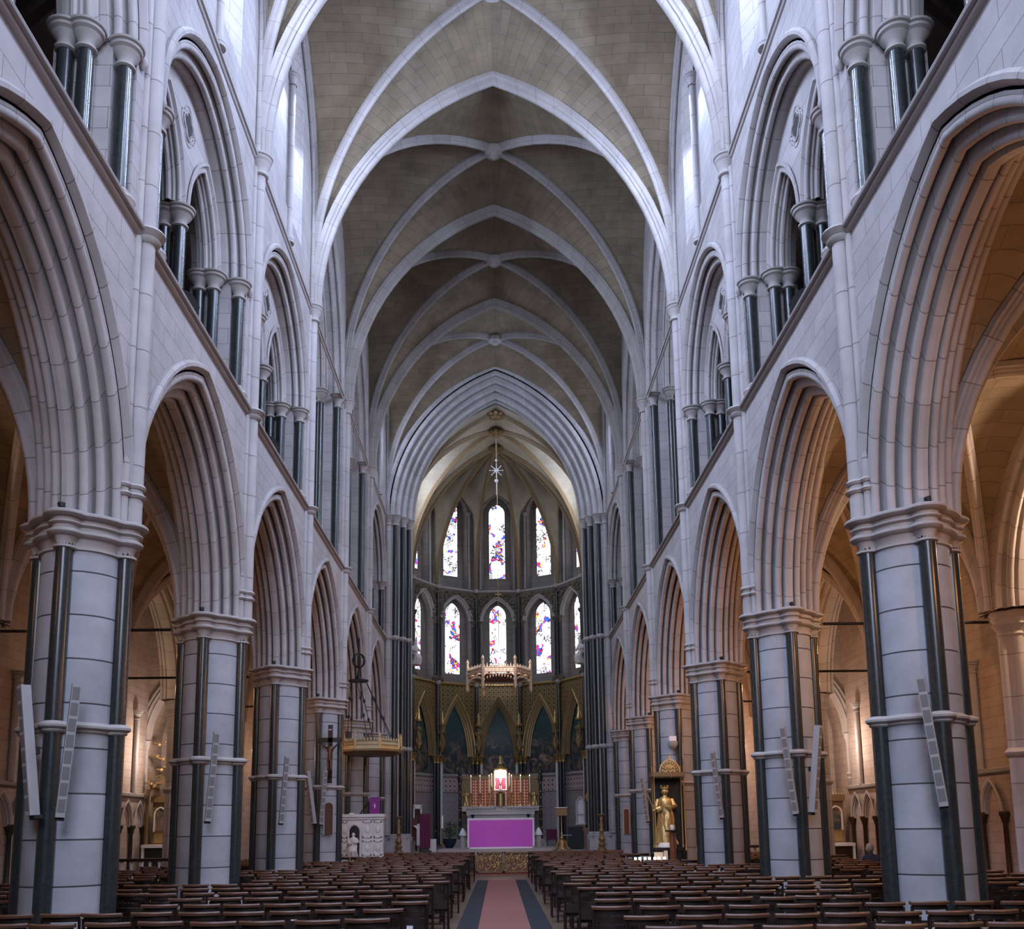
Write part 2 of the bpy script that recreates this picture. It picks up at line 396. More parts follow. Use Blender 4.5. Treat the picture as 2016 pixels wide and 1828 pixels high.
# ------------------------------------------------------------------ nave walls
wall = {}
for sg in (-1, 1):
    m = MB()
    for i in NAVE_BAYS:
        c = PD(i) + 2.75; pl = side_place(sg, XW, c); pb = side_place(sg, XW + 1.04, c)
        arch_face(m, 2.62, 3.35, CAPZ, CAPZ, SZ, -2.75, 2.75, 0, pl)
        arch_face(m, 2.62, 3.35, CAPZ, CAPZ, SZ, -2.75, 2.75, 0, pb)
    # behind the camera the bays are closed
    m.box(*sorted((sg * 4.68, sg * 5.72)), -8, .74, 0, 22)
    m.box(*sorted((sg * 4.68, sg * 5.5)), 40.2, 40.35, 0, 22)
    w = tag(m.build('wall_' + SIDE[sg], 'ashlar', smooth=0), kind='structure'); wall[sg] = w
    # string courses
    m = MB()
    for (z, pr) in ((SZ, .12), (14.70, .08)):
        prof = [(0, -.075), (.02, -.07), (pr * .45, -.055), (pr * .55, -.035), (pr * .4, -.015), (pr * .45, 0), (pr * .9, .005), (pr, .03), (pr * .9, .055), (0, .065)]
        P = [[(sg * (XW - a), y, z + b) for a, b in prof] for y in (.7, 39.24)]
        m.grid(P)
    m.build('string_course', 'carved_stone', w)
    # arcade arches, one part for each bay
    for i in NAVE_BAYS:
        c = PD(i) + 2.75; m = MB(); arch_sweep(m, 2.62, 3.35, ARC_PROF, side_place(sg, XW, c), 16, CAPZ); m.build('arcade_arch', 'voussoir', w)
    # triforium stage
    m = MB(); U0 = .42
    for i in NAVE_BAYS:
        c = PD(i) + 2.75; pl = side_place(sg, XW, c)
        if i in (2, 3): continue
        arch_face(m, 2.30, 2.42, 11.75, SZ, 14.7, -2.75, 2.75, 0, pl)
        for q in (-1, 1):      # jamb faces
            for (a, b, u0, u1) in ((2.30, 2.30, 0, .22), (2.30, 2.06, .22, .22), (2.06, 2.06, .22, .44), (2.06, 2.0, .44, .44), (2.0, 2.0, .44, .95)):
                m.poly([pl(q * a, u0, SZ), pl(q * b, u1, SZ), pl(q * b, u1, 11.75), pl(q * a, u0, 11.75)])
            m.poly([pl(q * 2.0, .95, SZ), pl(q * 2.75, .95, SZ), pl(q * 2.75, .95, 14.6), pl(q * 2.0, .95, 14.6)])
    m.build('triforium_wall', 'ashlar', w, smooth=0)
    TRI = HOOD + [(0, .03)] + roll(.05, .07, .05) + [(.09, .02), (.12, .0), (.14, .1)] + roll(.19, .19, .055) + [(.24, .13), (.265, .12), (.28, .22), (.30, .26), (.42, .27), (.95, .27)]
    SUB = [(-.02, -.09), (-.05, -.08), (-.05, -.03), (0, 0)] + roll(.03, .05, .035) + [(.08, .05), (.08, .11), (.10, .12)] + roll(.18, .12, .05, 200, -20, 5) + [(.28, .12), (.28, .05), (.36, .05)]
    for i in NAVE_BAYS:
        if i in (2, 3): continue
        c = PD(i) + 2.75; pl = side_place(sg, XW, c)
        m = MB(); arch_sweep(m, 2.30, 2.42, TRI, pl, 16, 11.75)
        ta = m.build('triforium_arch', 'voussoir', w)
        for q in (-1, 1): m = MB(); x, y, _ = pl(q * 2.40, -.035, 0); m.lathe(x, y, [(.01, 11.62), (.05, 11.66), (.075, 11.72), (.06, 11.78), (.02, 11.8)], 12); m.build('label_stop', 'carved_stone', ta)
        # pierced plate with two sub-arches and a blind quatrefoil
        m = MB()
        for q in (-1, 1):
            ps = lambda s, u, z, q=q, pl=pl: pl(s + q * 1.0, u + U0, z)
            A = [(s, z + 11.75) for s, z, l in arc(.86, 1.50, 0, 10)]
            for (a, za), (b, zb) in zip(A, A[1:]):
                if abs(a - b) < 1e-6: continue
                def top(s): t = abs(s + q * 1.0); R = (2.04 ** 2 + 2.16 ** 2) / (2 * 2.04); cc = R - 2.04; return 11.75 + sqrt(max(0, R * R - (t + cc) ** 2)) + .02
                for u in (0, .36): m.poly([ps(a, u, za), ps(b, u, zb), ps(b, u, max(zb, top(b))), ps(a, u, max(za, top(a)))])
            for e in (-1, 1):
                for u in (0, .36): m.poly([ps(e * .86, u, 11.75), ps(e * 1.0, u, 11.75), ps(e * 1.0, u, max(11.76, top(e * 1.0))), ps(e * .86, u, max(11.75, top(e * .86)))])
            arch_sweep(m, .86, 1.50, SUB, ps, 10, 11.75)
        m.build('tracery_plate', 'voussoir', ta)
        m = MB()
        qf = [(.19 * cos(a) * (1 + .35 * abs(cos(2 * a))), .19 * sin(a) * (1 + .35 * abs(cos(2 * a)))) for a in [2 * pi * k / 32 for k in range(32)]]
        zc = 13.28
        m.poly([pl(a * .72, U0 - .006, zc + b * .72) for a, b in qf])
        m.build('quatrefoil_shade', 'black', ta)  # black inset on the solid plate stands for the hole's shade
        m = MB(); m.tube([pl(a * .95, U0 - .01, zc + b * .95) for a, b in qf], .025, 6, closed=True); m.tube([pl(a * 1.35, U0 - .002, zc + b * 1.35) for a, b in qf], .015, 6, closed=True)
        m.build('quatrefoil_ring', 'carved_stone', ta)
        # shafts: centre pair, jamb pairs, outer singles
        spots = [(0, (.48, .74), .10)] + [(q * 1.88, (.48, .74), .10) for q in (-1, 1)] + [(q * 2.17, (.10,), .095) for q in (-1, 1)]
        for s, us, r in spots:
            for u in us:
                x, y, _ = pl(s, u, 0); m = MB(); m.lathe(x, y, [(r, SZ + .28), (r, 11.5)], 16); m.build('marble_shaft', 'marble_dark', ta)
            m = MB()
            for u in us:
                x, y, _ = pl(s, u, 0)
                m.lathe(x, y, capital_prof(r, 11.42, 11.76, .95), 20); m.lathe(x, y, base_prof(r, SZ, SZ + .3), 16)
            m.build('capital', 'carved_stone', ta)
    # tall transept openings
    for i in (2, 3):
        c = PD(i) + 2.75; pl = side_place(sg, XW, c)
        m = MB(); arch_face(m, 2.42, 4.4, VZ, SZ, 22, -2.75, 2.75, 0, pl)
        for q in (-1, 1):
            for (a, b, u0, u1) in ((2.42, 2.42, 0, .28), (2.42, 2.14, .28, .28), (2.14, 2.14, .28, .50), (2.14, 2.0, .50, .50), (2.0, 2.0, .50, 1.04)):
                m.poly([pl(q * a, u0, SZ), pl(q * b, u1, SZ), pl(q * b, u1, VZ), pl(q * a, u0, VZ)])
        m.build('transept_jamb', 'ashlar', w, smooth=0)
        TR = [(0, -.06), (-.03, -.03), (0, .0)] + roll(.05, .05, .045) + [(.12, .06), (.12, .18), (.15, .2)] + roll(.22, .24, .06) + [(.30, .26), (.42, .27), (.42, .38), (.45, .41)] + roll(.54, .42, .07) + [(.64, .42), (.64, .47), (1.04, .47)]
        m = MB(); arch_sweep(m, 2.42, 4.4, TR, pl, 14, VZ); ta = m.build('transept_arch', 'voussoir', w)
        for q in (-1, 1):
            for s, us, r in ((q * 2.27, (.15,), .10), (q * 1.89, (.60, .86), .10)):
                for u in us:
                    x, y, _ = pl(s, u, 0); m = MB(); m.lathe(x, y, [(r, SZ + .3), (r, VZ - .38)], 14); m.build('marble_shaft', 'marble_dark', ta)
                m = MB()
                for u in us:
                    x, y, _ = pl(s, u, 0); m.lathe(x, y, capital_prof(r, VZ - .42, VZ, 1.0), 18); m.lathe(x, y, base_prof(r, SZ, SZ + .32), 16)
                m.build('capital', 'carved_stone', ta)
    # vaulting shafts
    for i in range(-1, 5):
        d = PD(i)
        m = MB()
        for (dx, dy, r) in ((-.03, 0, .11), (.035, -.15, .055), (.035, .15, .055)):
            m.lathe(sg * (4.64 + dx), d + dy, [(r, 5.48), (r, VZ - .3)], 14)
        vs = m.build('vaulting_shaft', 'shaft_stone', w)
        m = MB(); x = sg * 4.61
        sec = lambda a, r: r
        for (z, k) in ((5.84, .03), (5.96, .02)): m.lathe(x, d, [(.13, z - .03), (.13 + k, z), (.13, z + .03)], 18); [m.lathe(sg * 4.67, d + e * .16, [(.065, z - .03), (.065 + k, z), (.065, z + .03)], 12) for e in (-1, 1)]
        m.lathe(x, d, [(.12, SZ - .12), (.16, SZ - .10), (.18, SZ - .06), (.15, SZ - .03), (.20, SZ - .0), (.235, SZ + .03), (.22, SZ + .06), (.15, SZ + .08), (.12, SZ + .1)], 20)
        m.lathe(x, d, capital_prof(.14, VZ - .42, VZ + .02, .72), 22)
        m.build('shaft_capital', 'carved_stone', vs)
    # clerestory
    for i in NAVE_BAYS:
        if i in (2, 3): continue
        c = PD(i) + 2.75; pl = side_place(sg, XW, c); m = MB()
        m.poly([pl(-2.75, 0, 14.7), pl(2.75, 0, 14.7), pl(2.75, 0, 15.6), pl(-2.75, 0, 15.6)])
        m.poly([pl(-2.75, 0, 15.6), pl(-1.5, 0, 15.6), pl(-1.5, 0, 22), pl(-2.75, 0, 22)])
        for (c0, blind) in ((-.75, True), (.75, False)):
            pw = lambda s, u, z, c0=c0, pl=pl: pl(s + c0, u, z)
            arch_face(m, .70, 1.25, 19.0, 15.6, 22, -.75, .75, 0, pw)
            if blind:
                arch_fill(m, .70, 1.25, 19.0, 15.6, .05, pw)
                for e in (-1, 1): m.poly([pw(e * .7, 0, 15.6), pw(e * .7, .05, 15.6), pw(e * .7, .05, 19), pw(e * .7, 0, 19)])
            else:
                A = [(-.70, 15.6)] + [(s, z + 19) for s, z, l in arc(.70, 1.25, 0, 10)] + [(.70, 15.6)]
                B = [(-.68, 15.9)] + [(s * .33 - .45, z + 19) for s, z, l in arc(.70, 1.0, 0, 10)] + [(-.22, 15.9)]
                m.grid([[pw(a, 0, z) for a, z in A], [pw(a - .0, .36, z) for a, z in B]], ci=False); m.poly([pw(-.7, 0, 15.6), pw(.7, 0, 15.6), pw(-.22, .36, 15.9), pw(-.68, .36, 15.9)])
        m.poly([pl(1.5, 0, 15.6), pl(2.75, 0, 15.6), pl(2.75, 0, 22), pl(1.5, 0, 22)])
        cl = m.build('clerestory_wall', 'ashlar', w, smooth=0)
        m = MB()
        for s, r in ((0, .075),):
            x, y, _ = pl(s, -.03, 0); m.lathe(x, y, [(r + .05, 14.75), (r + .05, 14.9), (r, 15.0), (r, 18.75)] + capital_prof(r, 18.72, 19.02, .7)[1:], 14)
        m.build('clerestory_shaft', 'shaft_stone', w)
        m = MB()
        pw = lambda s, u, z, pl=pl: pl(s + .75, u, z)
        arch_fill(m, .64, 1.14, 19.0, 15.85, .355, pw)
        tag(m.build('window_%d' % (i + 3 + (10 if sg > 0 else 0)), 'window_day', smooth=0), kind='structure')
    # triforium passage: sloping timber roof with rafters over the aisle vault
    m = MB()
    m.poly([(sg * 5.6, .7, 14.5), (sg * 5.6, 22.7, 14.5), (sg * 9.4, 22.7, 10.6), (sg * 9.4, .7, 10.6)])
    m.poly([(sg * 5.6, 33.7, 14.5), (sg * 5.6, 40.2, 14.5), (sg * 9.4, 40.2, 10.6), (sg * 9.4, 33.7, 10.6)])
    m.poly([(sg * 5.0, .7, SZ - .1), (sg * 5.0, 40.2, SZ - .1), (sg * 9.4, 40.2, SZ - .1), (sg * 9.4, .7, SZ - .1)])
    m.poly([(sg * 9.4, .7, SZ - .1), (sg * 9.4, 40.2, SZ - .1), (sg * 9.4, 40.2, 10.7), (sg * 9.4, .7, 10.7)])
    for y in (.72, 40.2): m.poly([(sg * 5.6, y, SZ - .1), (sg * 9.4, y, SZ - .1), (sg * 9.4, y, 10.6), (sg * 5.6, y, 14.5)])
    lr = tag(m.build('ceiling', 'timber', smooth=0), kind='structure')
    for k in range(0, 22):
        y = 1.5 + k * 1.8
        if 22.2 < y < 34: continue
        m = MB(); m.tube([(sg * 5.6, y, 14.3), (sg * 9.3, y, 10.5)], .09, 4); m.build('rafter', 'timber', lr)
        if k % 3 == 0: m = MB(); m.box(*sorted((sg * 5.6, sg * 9.3)), y - .1, y + .1, 11.0, 11.25); m.build('tie_beam', 'timber', lr)
    # transept arms beyond the tall openings
    m = MB(); y0, y1 = PD(2) - .1, PD(4) + .1
    m.poly([(sg * 5.72, y0, 9.3), (sg * 13, y0, 9.3), (sg * 13, y0, 22), (sg * 5.72, y0, 22)])
    m.poly([(sg * 5.72, y1, 9.3), (sg * 13, y1, 9.3), (sg * 13, y1, 22), (sg * 5.72, y1, 22)])
    m.poly([(sg * 13, y0, 9.3), (sg * 13, y1, 9.3), (sg * 13, y1, 22), (sg * 13, y0, 22)])
    m.poly([(sg * 4.7, y0, 21.9), (sg * 13, y0, 21.9), (sg * 13, y1, 21.9), (sg * 4.7, y1, 21.9)])
    m.poly([(sg * 5.0, y0, 9.34), (sg * 13, y0, 9.34), (sg * 13, y1, 9.34), (sg * 5.0, y1, 9.34)])
    tag(m.build('wall_transept_' + SIDE[sg], 'ashlar', smooth=0), kind='structure')
    for k, yy in enumerate((PD(2) + 2.75, PD(3) + 2.75)):
        m = MB(); arch_fill(m, 1.5, 3, 16, 12, 0, lambda s, u, z: (sg * 12.95, yy + s, z)); tag(m.build('window_%d' % (21 + k + (2 if sg > 0 else 0)), 'window_day', smooth=0), kind='structure')

m = MB(); m.box(-12, 12, -8.2, -8, 0, 23)
tag(m.build('wall_back', 'ashlar', smooth=0), kind='structure')
m = MB(); arch_fill(m, 3.2, 4.5, 14.5, 7.5, 0, lambda s, u, z: (s, -7.95, z)); tag(m.build('window_30', 'window_day', smooth=0), kind='structure')

# ------------------------------------------------------------------ vaults
def rib_off(half, rise, h, stilt=0.0):
    if h <= stilt: return half
    R = (half * half + rise * rise) / (2 * half); c = R - half; return max(0.0, sqrt(max(0, R * R - (h - stilt) ** 2)) - c)
def vault_bay(mb, x0, x1, y0, y1, zs, rise, wr=None, n=14, cells=('nave', 'side'), ds=0.0):
    a, b = (x1 - x0) / 2, (y1 - y0) / 2; xc, yc = (x0 + x1) / 2, (y0 + y1) / 2; d = hypot(a, b)
    wr = wr or min(rise, 1.55 * b)
    hs = [rise * sin(pi / 2 * k / n) for k in range(n + 1)]; hs[-1] = rise
    for sx in (-1, 1):
        for sy in (-1, 1):
            for cell in cells:
                P = []; U = []; acc = 0; prev = None
                for h in hs:
                    fr = rib_off(d, rise - ds, h, ds) / d; D = (xc + sx * a * fr, yc + sy * b * fr, zs + h)
                    T = (xc + sx * rib_off(a, rise, h), yc + sy * b, zs + h) if cell == 'nave' else (xc + sx * a, yc + sy * rib_off(b, wr, h, rise - wr), zs + h)
                    if prev is not None: acc += (Vector(D) - prev).length
                    prev = Vector(D); row = []; ur = []
                    for k in range(5):
                        t = k / 4; q = Vector(T).lerp(Vector(D), t); q.z += .10 * sin(pi * t) * min(1, h / rise)
                        row.append(tuple(q)); ur.append(((q.x if cell == 'nave' and False else (q - Vector(T)).length + (0 if sx > 0 else 10)), acc))
                    P.append(row); U.append(ur)
                mb.grid(P, U)
def diag_place(xc, yc, dx, dy):
    L = hypot(dx, dy); ux, uy = dx / L, dy / L
    return lambda s, u, z: (xc + ux * s - uy * u, yc + uy * s + ux * u, z)
def boss(parent, x, y, z, r, mat, gold=False):
    m = MB(); n = 24
    sec = lambda a, rr: rr * (1 + (.16 * cos(8 * a) if gold else .03 * cos(6 * a)))
    m.lathe(x, y, [(r * .9, z + .1), (r, z), (r * .95, z - .08), (r * .6, z - .14), (r * .55, z - .18), (r * .3, z - .22), (.03, z - .24)], n, sec)
    if gold:
        for k in range(8):
            a = 2 * pi * k / 8; m.ball((x + r * .95 * cos(a), y + r * .95 * sin(a), z - .02), r * .3, 8); m.ball((x + r * .45 * cos(a), y + r * .45 * sin(a), z - .15), r * .22, 8)
    return m.build('boss', mat, parent)
m = MB()
for i in NAVE_BAYS: vault_bay(m, -XW, XW, PD(i), PD(i + 1), VZ, VR, ds=DS)
m.poly([(-4.7, -8, 21.6), (4.7, -8, 21.6), (4.7, .74, 21.6), (-4.7, .74, 21.6)])
ceil = tag(m.build('ceiling', 'vault_web', smooth=50), kind='structure')
for i in range(-2, 5):
    m = MB(); arch_sweep(m, XW, VR, RIB, lambda s, u, z: (s, PD(i) + u, z), 18, VZ); m.build('transverse_rib', 'rib_stone', ceil)
for i in NAVE_BAYS:
    yc = PD(i) + 2.75; d = hypot(XW, 2.75)
    for dy in (-2.75, 2.75):
        m = MB(); arch_sweep(m, d, VR - DS, RIB_S, diag_place(0, yc, XW, dy), 18, VZ, stilt=DS); m.build('diagonal_rib', 'rib_stone', ceil)
    for sg in (-1, 1):
        if i in (2, 3): continue
        wr = 1.55 * 2.75
        m = MB(); arch_sweep(m, 2.75, wr, RIB_S, lambda s, u, z: (sg * (XW - .05) + u, yc + s, z), 12, VZ, stilt=VR - wr); m.build('wall_rib', 'rib_stone', ceil)
    boss(ceil, 0, yc, VZ + VR - .12, .27, 'carved_stone')

# ------------------------------------------------------------------ chancel arch
m = MB(); DC = 39.14
arch_face(m, 4.5, 6.5, VZ, VZ, 23, -4.72, 4.72, 0, lambda s, u, z: (s, DC + u, z), 16)
ca = tag(m.build('wall_chancel', 'ashlar', smooth=0), kind='structure')
CH = [(0, -.26), (-.07, -.23), (-.09, -.15), (-.04, -.08), (0, -.06), (0, .0)] + roll(.07, .10, .08) + [(.14, .0), (.19, -.04), (.21, .1), (.24, .2)] + roll(.32, .31, .095) + [(.40, .18), (.45, .16), (.47, .3), (.50, .42)] + roll(.58, .53, .095) + [(.66, .40), (.71, .38), (.73, .52), (.76, .64)] + roll(.85, .76, .1) + [(.93, .64), (.98, .63), (1.0, .85), (1.03, .92), (1.2, .93)]
m = MB(); arch_sweep(m, 4.5, 6.5, CH, lambda s, u, z: (s, DC + u, z), 20, VZ); m.build('chancel_arch', 'voussoir', ca)
for sg in (-1, 1):
    m = MB()
    # stepped stone respond: (X outer, X inner, D front, D back)
    for (xa, xb, da, db) in ((4.72, 4.36, DC, 40.4), (4.36, 4.10, DC + .22, 40.4), (4.10, 3.86, DC + .5, 40.4), (3.86, 3.66, DC + .78, 40.4)):
        m.box(*sorted((sg * xa, sg * xb)), da, db, 0, VZ)
    r_ = ca
    m.build('respond', 'shaft_stone', ca, smooth=0)
    for (x, y, r, mat) in ((4.56, DC - .02, .12, 'shaft_stone'), (4.27, DC + .05, .125, 'marble_dark'), (3.98, DC + .36, .125, 'marble_dark'), (3.76, DC + .68, .105, 'marble_dark')):
        m = MB(); m.lathe(sg * x, y, [(r, 1.45), (r, VZ - .4)], 18); m.build('marble_shaft' if mat == 'marble_dark' else 'stone_shaft', mat, r_)
    for z in (4.93, 9.5):
        m = MB()
        for (x, y, r) in ((4.56, DC - .02, .12), (4.27, DC + .05, .125), (3.98, DC + .36, .125), (3.76, DC + .68, .105)):
            m.lathe(sg * x, y, [(r, z - .09), (r + .07, z - .04), (r + .08, z + .03), (r + .03, z + .08), (r, z + .1)], 18)
        m.build('annulet', 'carved_stone', r_)
    m = MB()
    for (x, y, r) in ((4.56, DC - .02, .12), (4.27, DC + .05, .125), (3.98, DC + .36, .125), (3.76, DC + .68, .105)):
        m.lathe(sg * x, y, capital_prof(r, VZ - .46, VZ, .85), 20)
    m.build('capital', 'carved_stone', r_)
    m = MB()
    for (x, y, r) in ((4.27, DC + .05, .125), (3.98, DC + .36, .125), (3.76, DC + .68, .105)): m.lathe(sg * x, y, base_prof(r, 1.2, 1.5), 18)
    m.box(*sorted((sg * 4.6, sg * 3.58)), DC - .2, DC + 1.2, .4, 1.22); m.box(*sorted((sg * 4.66, sg * 3.54)), DC - .26, DC + 1.2, .4, .8)
    m.build('pier_base', 'shaft_stone', r_, smooth=20)

# ------------------------------------------------------------------ apse
RA, YC, ZA, HA = 4.4, 44.9, 13.9, 6.3
APO = RA * cos(math.radians(15)); HF = RA * sin(math.radians(15))
aps = structure('wall_apse'); apc = structure('ceiling')
def facet_place(ph):
    n = (sin(ph), cos(ph)); t = (cos(ph), -sin(ph)); c = (n[0] * APO, YC + n[1] * APO)
    return lambda s, u, z: (c[0] + t[0] * s + n[0] * u, c[1] + t[1] * s + n[1] * u, z)
def quadp(m, pl, s0, s1, z0, z1, u=0.0):
    if u > .2 and s1 == HF: s0, s1 = s0 - .27 * u, s1 + .27 * u
    m.poly([pl(s0, u, z0), pl(s1, u, z0), pl(s1, u, z1), pl(s0, u, z1)], [(s0, z0), (s1, z0), (s1, z1), (s0, z1)])
PA = sym([(0, -.10), (-.05, -.08), (-.05, -.02), (0, 0)] + roll(.04, .04, .035, n=4) + [(.08, .04), (.08, .10)] + roll(.13, .12, .035, n=4) + [(.17, .12), (.17, .18)] + roll(.21, .20, .035, n=4), .46)[:26]
win_no = 40
def facet(ph, half, full=True):
    global win_no
    pl = facet_place(ph)
    # lower stage
    m = MB(); quadp(m, pl, -half - .33, half + .33, .7, 21, 1.2); m.build('light_block_shell', 'apse_stone', aps, smooth=0)  # unseen shell added outside the facet to stop light leaks
    m = MB(); quadp(m, pl, -half, half, .7, 3.55, .30); m.build('dado', 'dado_tiles', aps, smooth=0)
    m = MB(); quadp(m, pl, -half, half, 3.55, 4.25, .28); m.build('frieze', 'frieze', aps, smooth=0)
    m = MB()
    for (z, h, d) in ((4.32, .10, .12), (3.52, .05, .05)):
        m.grid([[pl(s, .30 - a, z + b) for a, b in ((0, -h), (d, -h * .3), (d, h * .5), (0, h))] for s in (-half, half)])
    m.build('dado_moulding', 'carved_stone', aps)
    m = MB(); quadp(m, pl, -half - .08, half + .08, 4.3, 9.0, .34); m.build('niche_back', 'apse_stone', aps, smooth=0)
    m = MB(); arch_fill(m, .86, 2.9, 5.27, 4.35, .32, pl); m.build('wall_painting', 'wall_painting', aps, smooth=0)
    m = MB(); arch_face(m, 1.0, 3.05, 5.27, 5.27, 8.94, -half, half, 0, pl, 12)
    # true uv for the diaper
    m.build('gilt_wall', 'gold_diaper', aps, smooth=0)
    m = MB(); arch_sweep(m, 1.0, 3.05, PA, pl, 14, 5.27); m.build('gilt_arch', 'gilt_paint', aps)
    for (cu, cw, r) in ((-.05, -.05, .028), (.06, .085, .024), (.15, .165, .022), (.235, .235, .022)):
        m = MB(); arch_sweep(m, 1.0, 3.05, [(cu + r * cos(a), cw + r * sin(a)) for a in [k * pi / 3 for k in range(7)]], pl, 14, 5.27); m.build('gilt_roll', 'gold', aps)
    m = MB(); m.grid([[pl(s, -a, 8.97 + b) for a, b in ((0, -.08), (.10, -.03), (.11, .05), (0, .08))] for s in (-half, half)]); m.build('gilt_string', 'gold', aps)
    # middle stage
    m = MB(); arch_face(m, .84, 1.25, 12.3, 9.0, 13.9, -half, half, 0, pl, 10)
    m.build('window_stage', 'apse_stone', aps, smooth=0)
    m = MB()
    A = [(-.84, 9.0)] + [(s, z + 12.3) for s, z, l in arc(.84, 1.25, 0, 10)] + [(.84, 9.0)]
    m.grid([[pl(s, 0, z) for s, z in A], [pl(s * .96, .45, z) for s, z in A]])
    q = lambda s, u, z: pl(s, u + .45, z)
    arch_face(m, .43, .62, 12.68, 9.57, 13.7, -.84, .84, 0, q, 8); quadp(m, q, -.84, .84, 9.0, 9.57)
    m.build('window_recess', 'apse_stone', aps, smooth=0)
    m = MB(); arch_fill(m, .43, .62, 12.68, 9.57, .5, pl, 8); win_no += 1
    tag(m.build('window_%d' % win_no, 'stained_glass', smooth=0), kind='structure')
    HD = [(0, -.10), (-.05, -.10), (-.08, -.06), (-.05, -.01), (0, .0)] + roll(.03, .05, .035, n=4) + [(.08, .06), (.1, .08)]
    m = MB(); arch_sweep(m, .84, 1.25, HD, pl, 12, 12.3); m.build('window_hood', 'carved_stone', aps)
    m = MB(); q = lambda s, u, z: pl(s, u, z)
    # carved foliage over the arches: a lumpy relief that fills the spandrels
    rnd = random.Random(int(ph * 100) + 5)
    arch_face(m, .90, 1.31, 12.3, 12.3, 13.86, -half, half, -.012, pl, 10)
    for k in range(170):
        s = rnd.uniform(-half, half); z = rnd.uniform(12.35, 13.8)
        R = (.84 ** 2 + 1.25 ** 2) / 1.68; cc = R - .84; zt = 12.3 + sqrt(max(0, R * R - (abs(s) + cc) ** 2)) if abs(s) < .86 else 12.3
        if z < zt + .13: continue
        c = pl(s, -.03, z); m.ball(c, rnd.uniform(.04, .10), 6, sz=rnd.uniform(.7, 1.6))
    m.build('foliage_carving', 'carved_foliage', aps)
    for e in (-1, 1):
        m = MB(); x, y, _ = pl(e * .93, -.05, 0); m.lathe(x, y, [(.065, 9.3), (.065, 12.0)], 12); m.build('marble_shaft', 'marble_dark', aps)
        m = MB(); m.lathe(x, y, capital_prof(.065, 11.98, 12.32, .7), 14); m.lathe(x, y, base_prof(.065, 9.05, 9.32), 12); m.build('capital', 'carved_foliage', aps)
    m = MB(); m.grid([[pl(s, -a, 13.92 + b) for a, b in ((0, -.09), (.12, -.03), (.13, .05), (0, .09))] for s in (-half, half)]); m.build('upper_string', 'carved_stone', aps)
    # upper stage
    m = MB(); q = lambda s, u, z: pl(s, u + .30, z)
    arch_face(m, .80, 1.1, 18.2, 14.0, 20.2, -half - .08, half + .08, 0, q, 8)
    A = [(-.80, 14.0)] + [(s, z + 18.2) for s, z, l in arc(.80, 1.1, 0, 8)] + [(.80, 14.0)]
    m.grid([[q(s, 0, z) for s, z in A], [q(s * .9, .35, z) for s, z in A]])
    q2 = lambda s, u, z: pl(s, u + .65, z)
    arch_face(m, .42, .5, 18.4, 14.8, 19.4, -.8, .8, 0, q2, 8); quadp(m, q2, -.8, .8, 14, 14.8)
    m.poly([pl(-half, 0, 14), pl(half, 0, 14), pl(half, .3, 14), pl(-half, .3, 14)])
    m.build('upper_window_recess', 'apse_stone', aps, smooth=0)
    m = MB(); arch_fill(m, .42, .5, 18.4, 14.8, .70, pl, 8); win_no += 1
    tag(m.build('window_%d' % win_no, 'stained_glass', smooth=0), kind='structure')
    for e in (-1, 1):
        m = MB(); x, y, _ = pl(e * .9, .24, 0); m.lathe(x, y, [(.06, 14.1), (.06, 18.0)] + capital_prof(.06, 17.98, 18.25, .6)[1:], 12); m.build('jamb_shaft', 'shaft_stone', aps)
for k in (-2, -1, 0, 1, 2): facet(math.radians(30 * k), HF)
# side walls of the straight bay before the polygon
for sg in (-1, 1):
    yc, hb = 43.2, 2.9; sp = lambda s, u, z: (sg * (APO + u), yc + s, z)
    m = MB()
    quadp(m, sp, -hb, hb, .7, 4.3, .3); m.poly([sp(-hb, .3, 4.3), sp(hb, .3, 4.3), sp(hb, 0, 4.3), sp(-hb, 0, 4.3)])
    arch_face(m, 1.0, 1.3, 18.0, 14.4, 21, -hb, hb, 0, sp, 10); quadp(m, sp, -hb, hb, 9, 14.4)
    A = [(-1, 14.4)] + [(s, z + 18) for s, z, l in arc(1, 1.3, 0, 10)] + [(1, 14.4)]
    m.grid([[sp(s, 0, z) for s, z in A], [sp(s * .85, .4, z) for s, z in A]])
    m.build('side_wall', 'ashlar', aps, smooth=0)
    m = MB(); arch_fill(m, .85, 1.2, 18.0, 14.4, .4, sp); win_no += 1; tag(m.build('window_%d' % win_no, 'window_day', smooth=0), kind='structure')
    m = MB(); quadp(m, sp, -hb, hb, 4.3, 9.0); m.build('gilt_wall', 'gold_diaper', aps, smooth=0)
    m = MB(); quadp(m, sp, -hb, hb, 12.3, 13.8, -.02); m.build('foliage_carving', 'carved_foliage', aps, smooth=0)
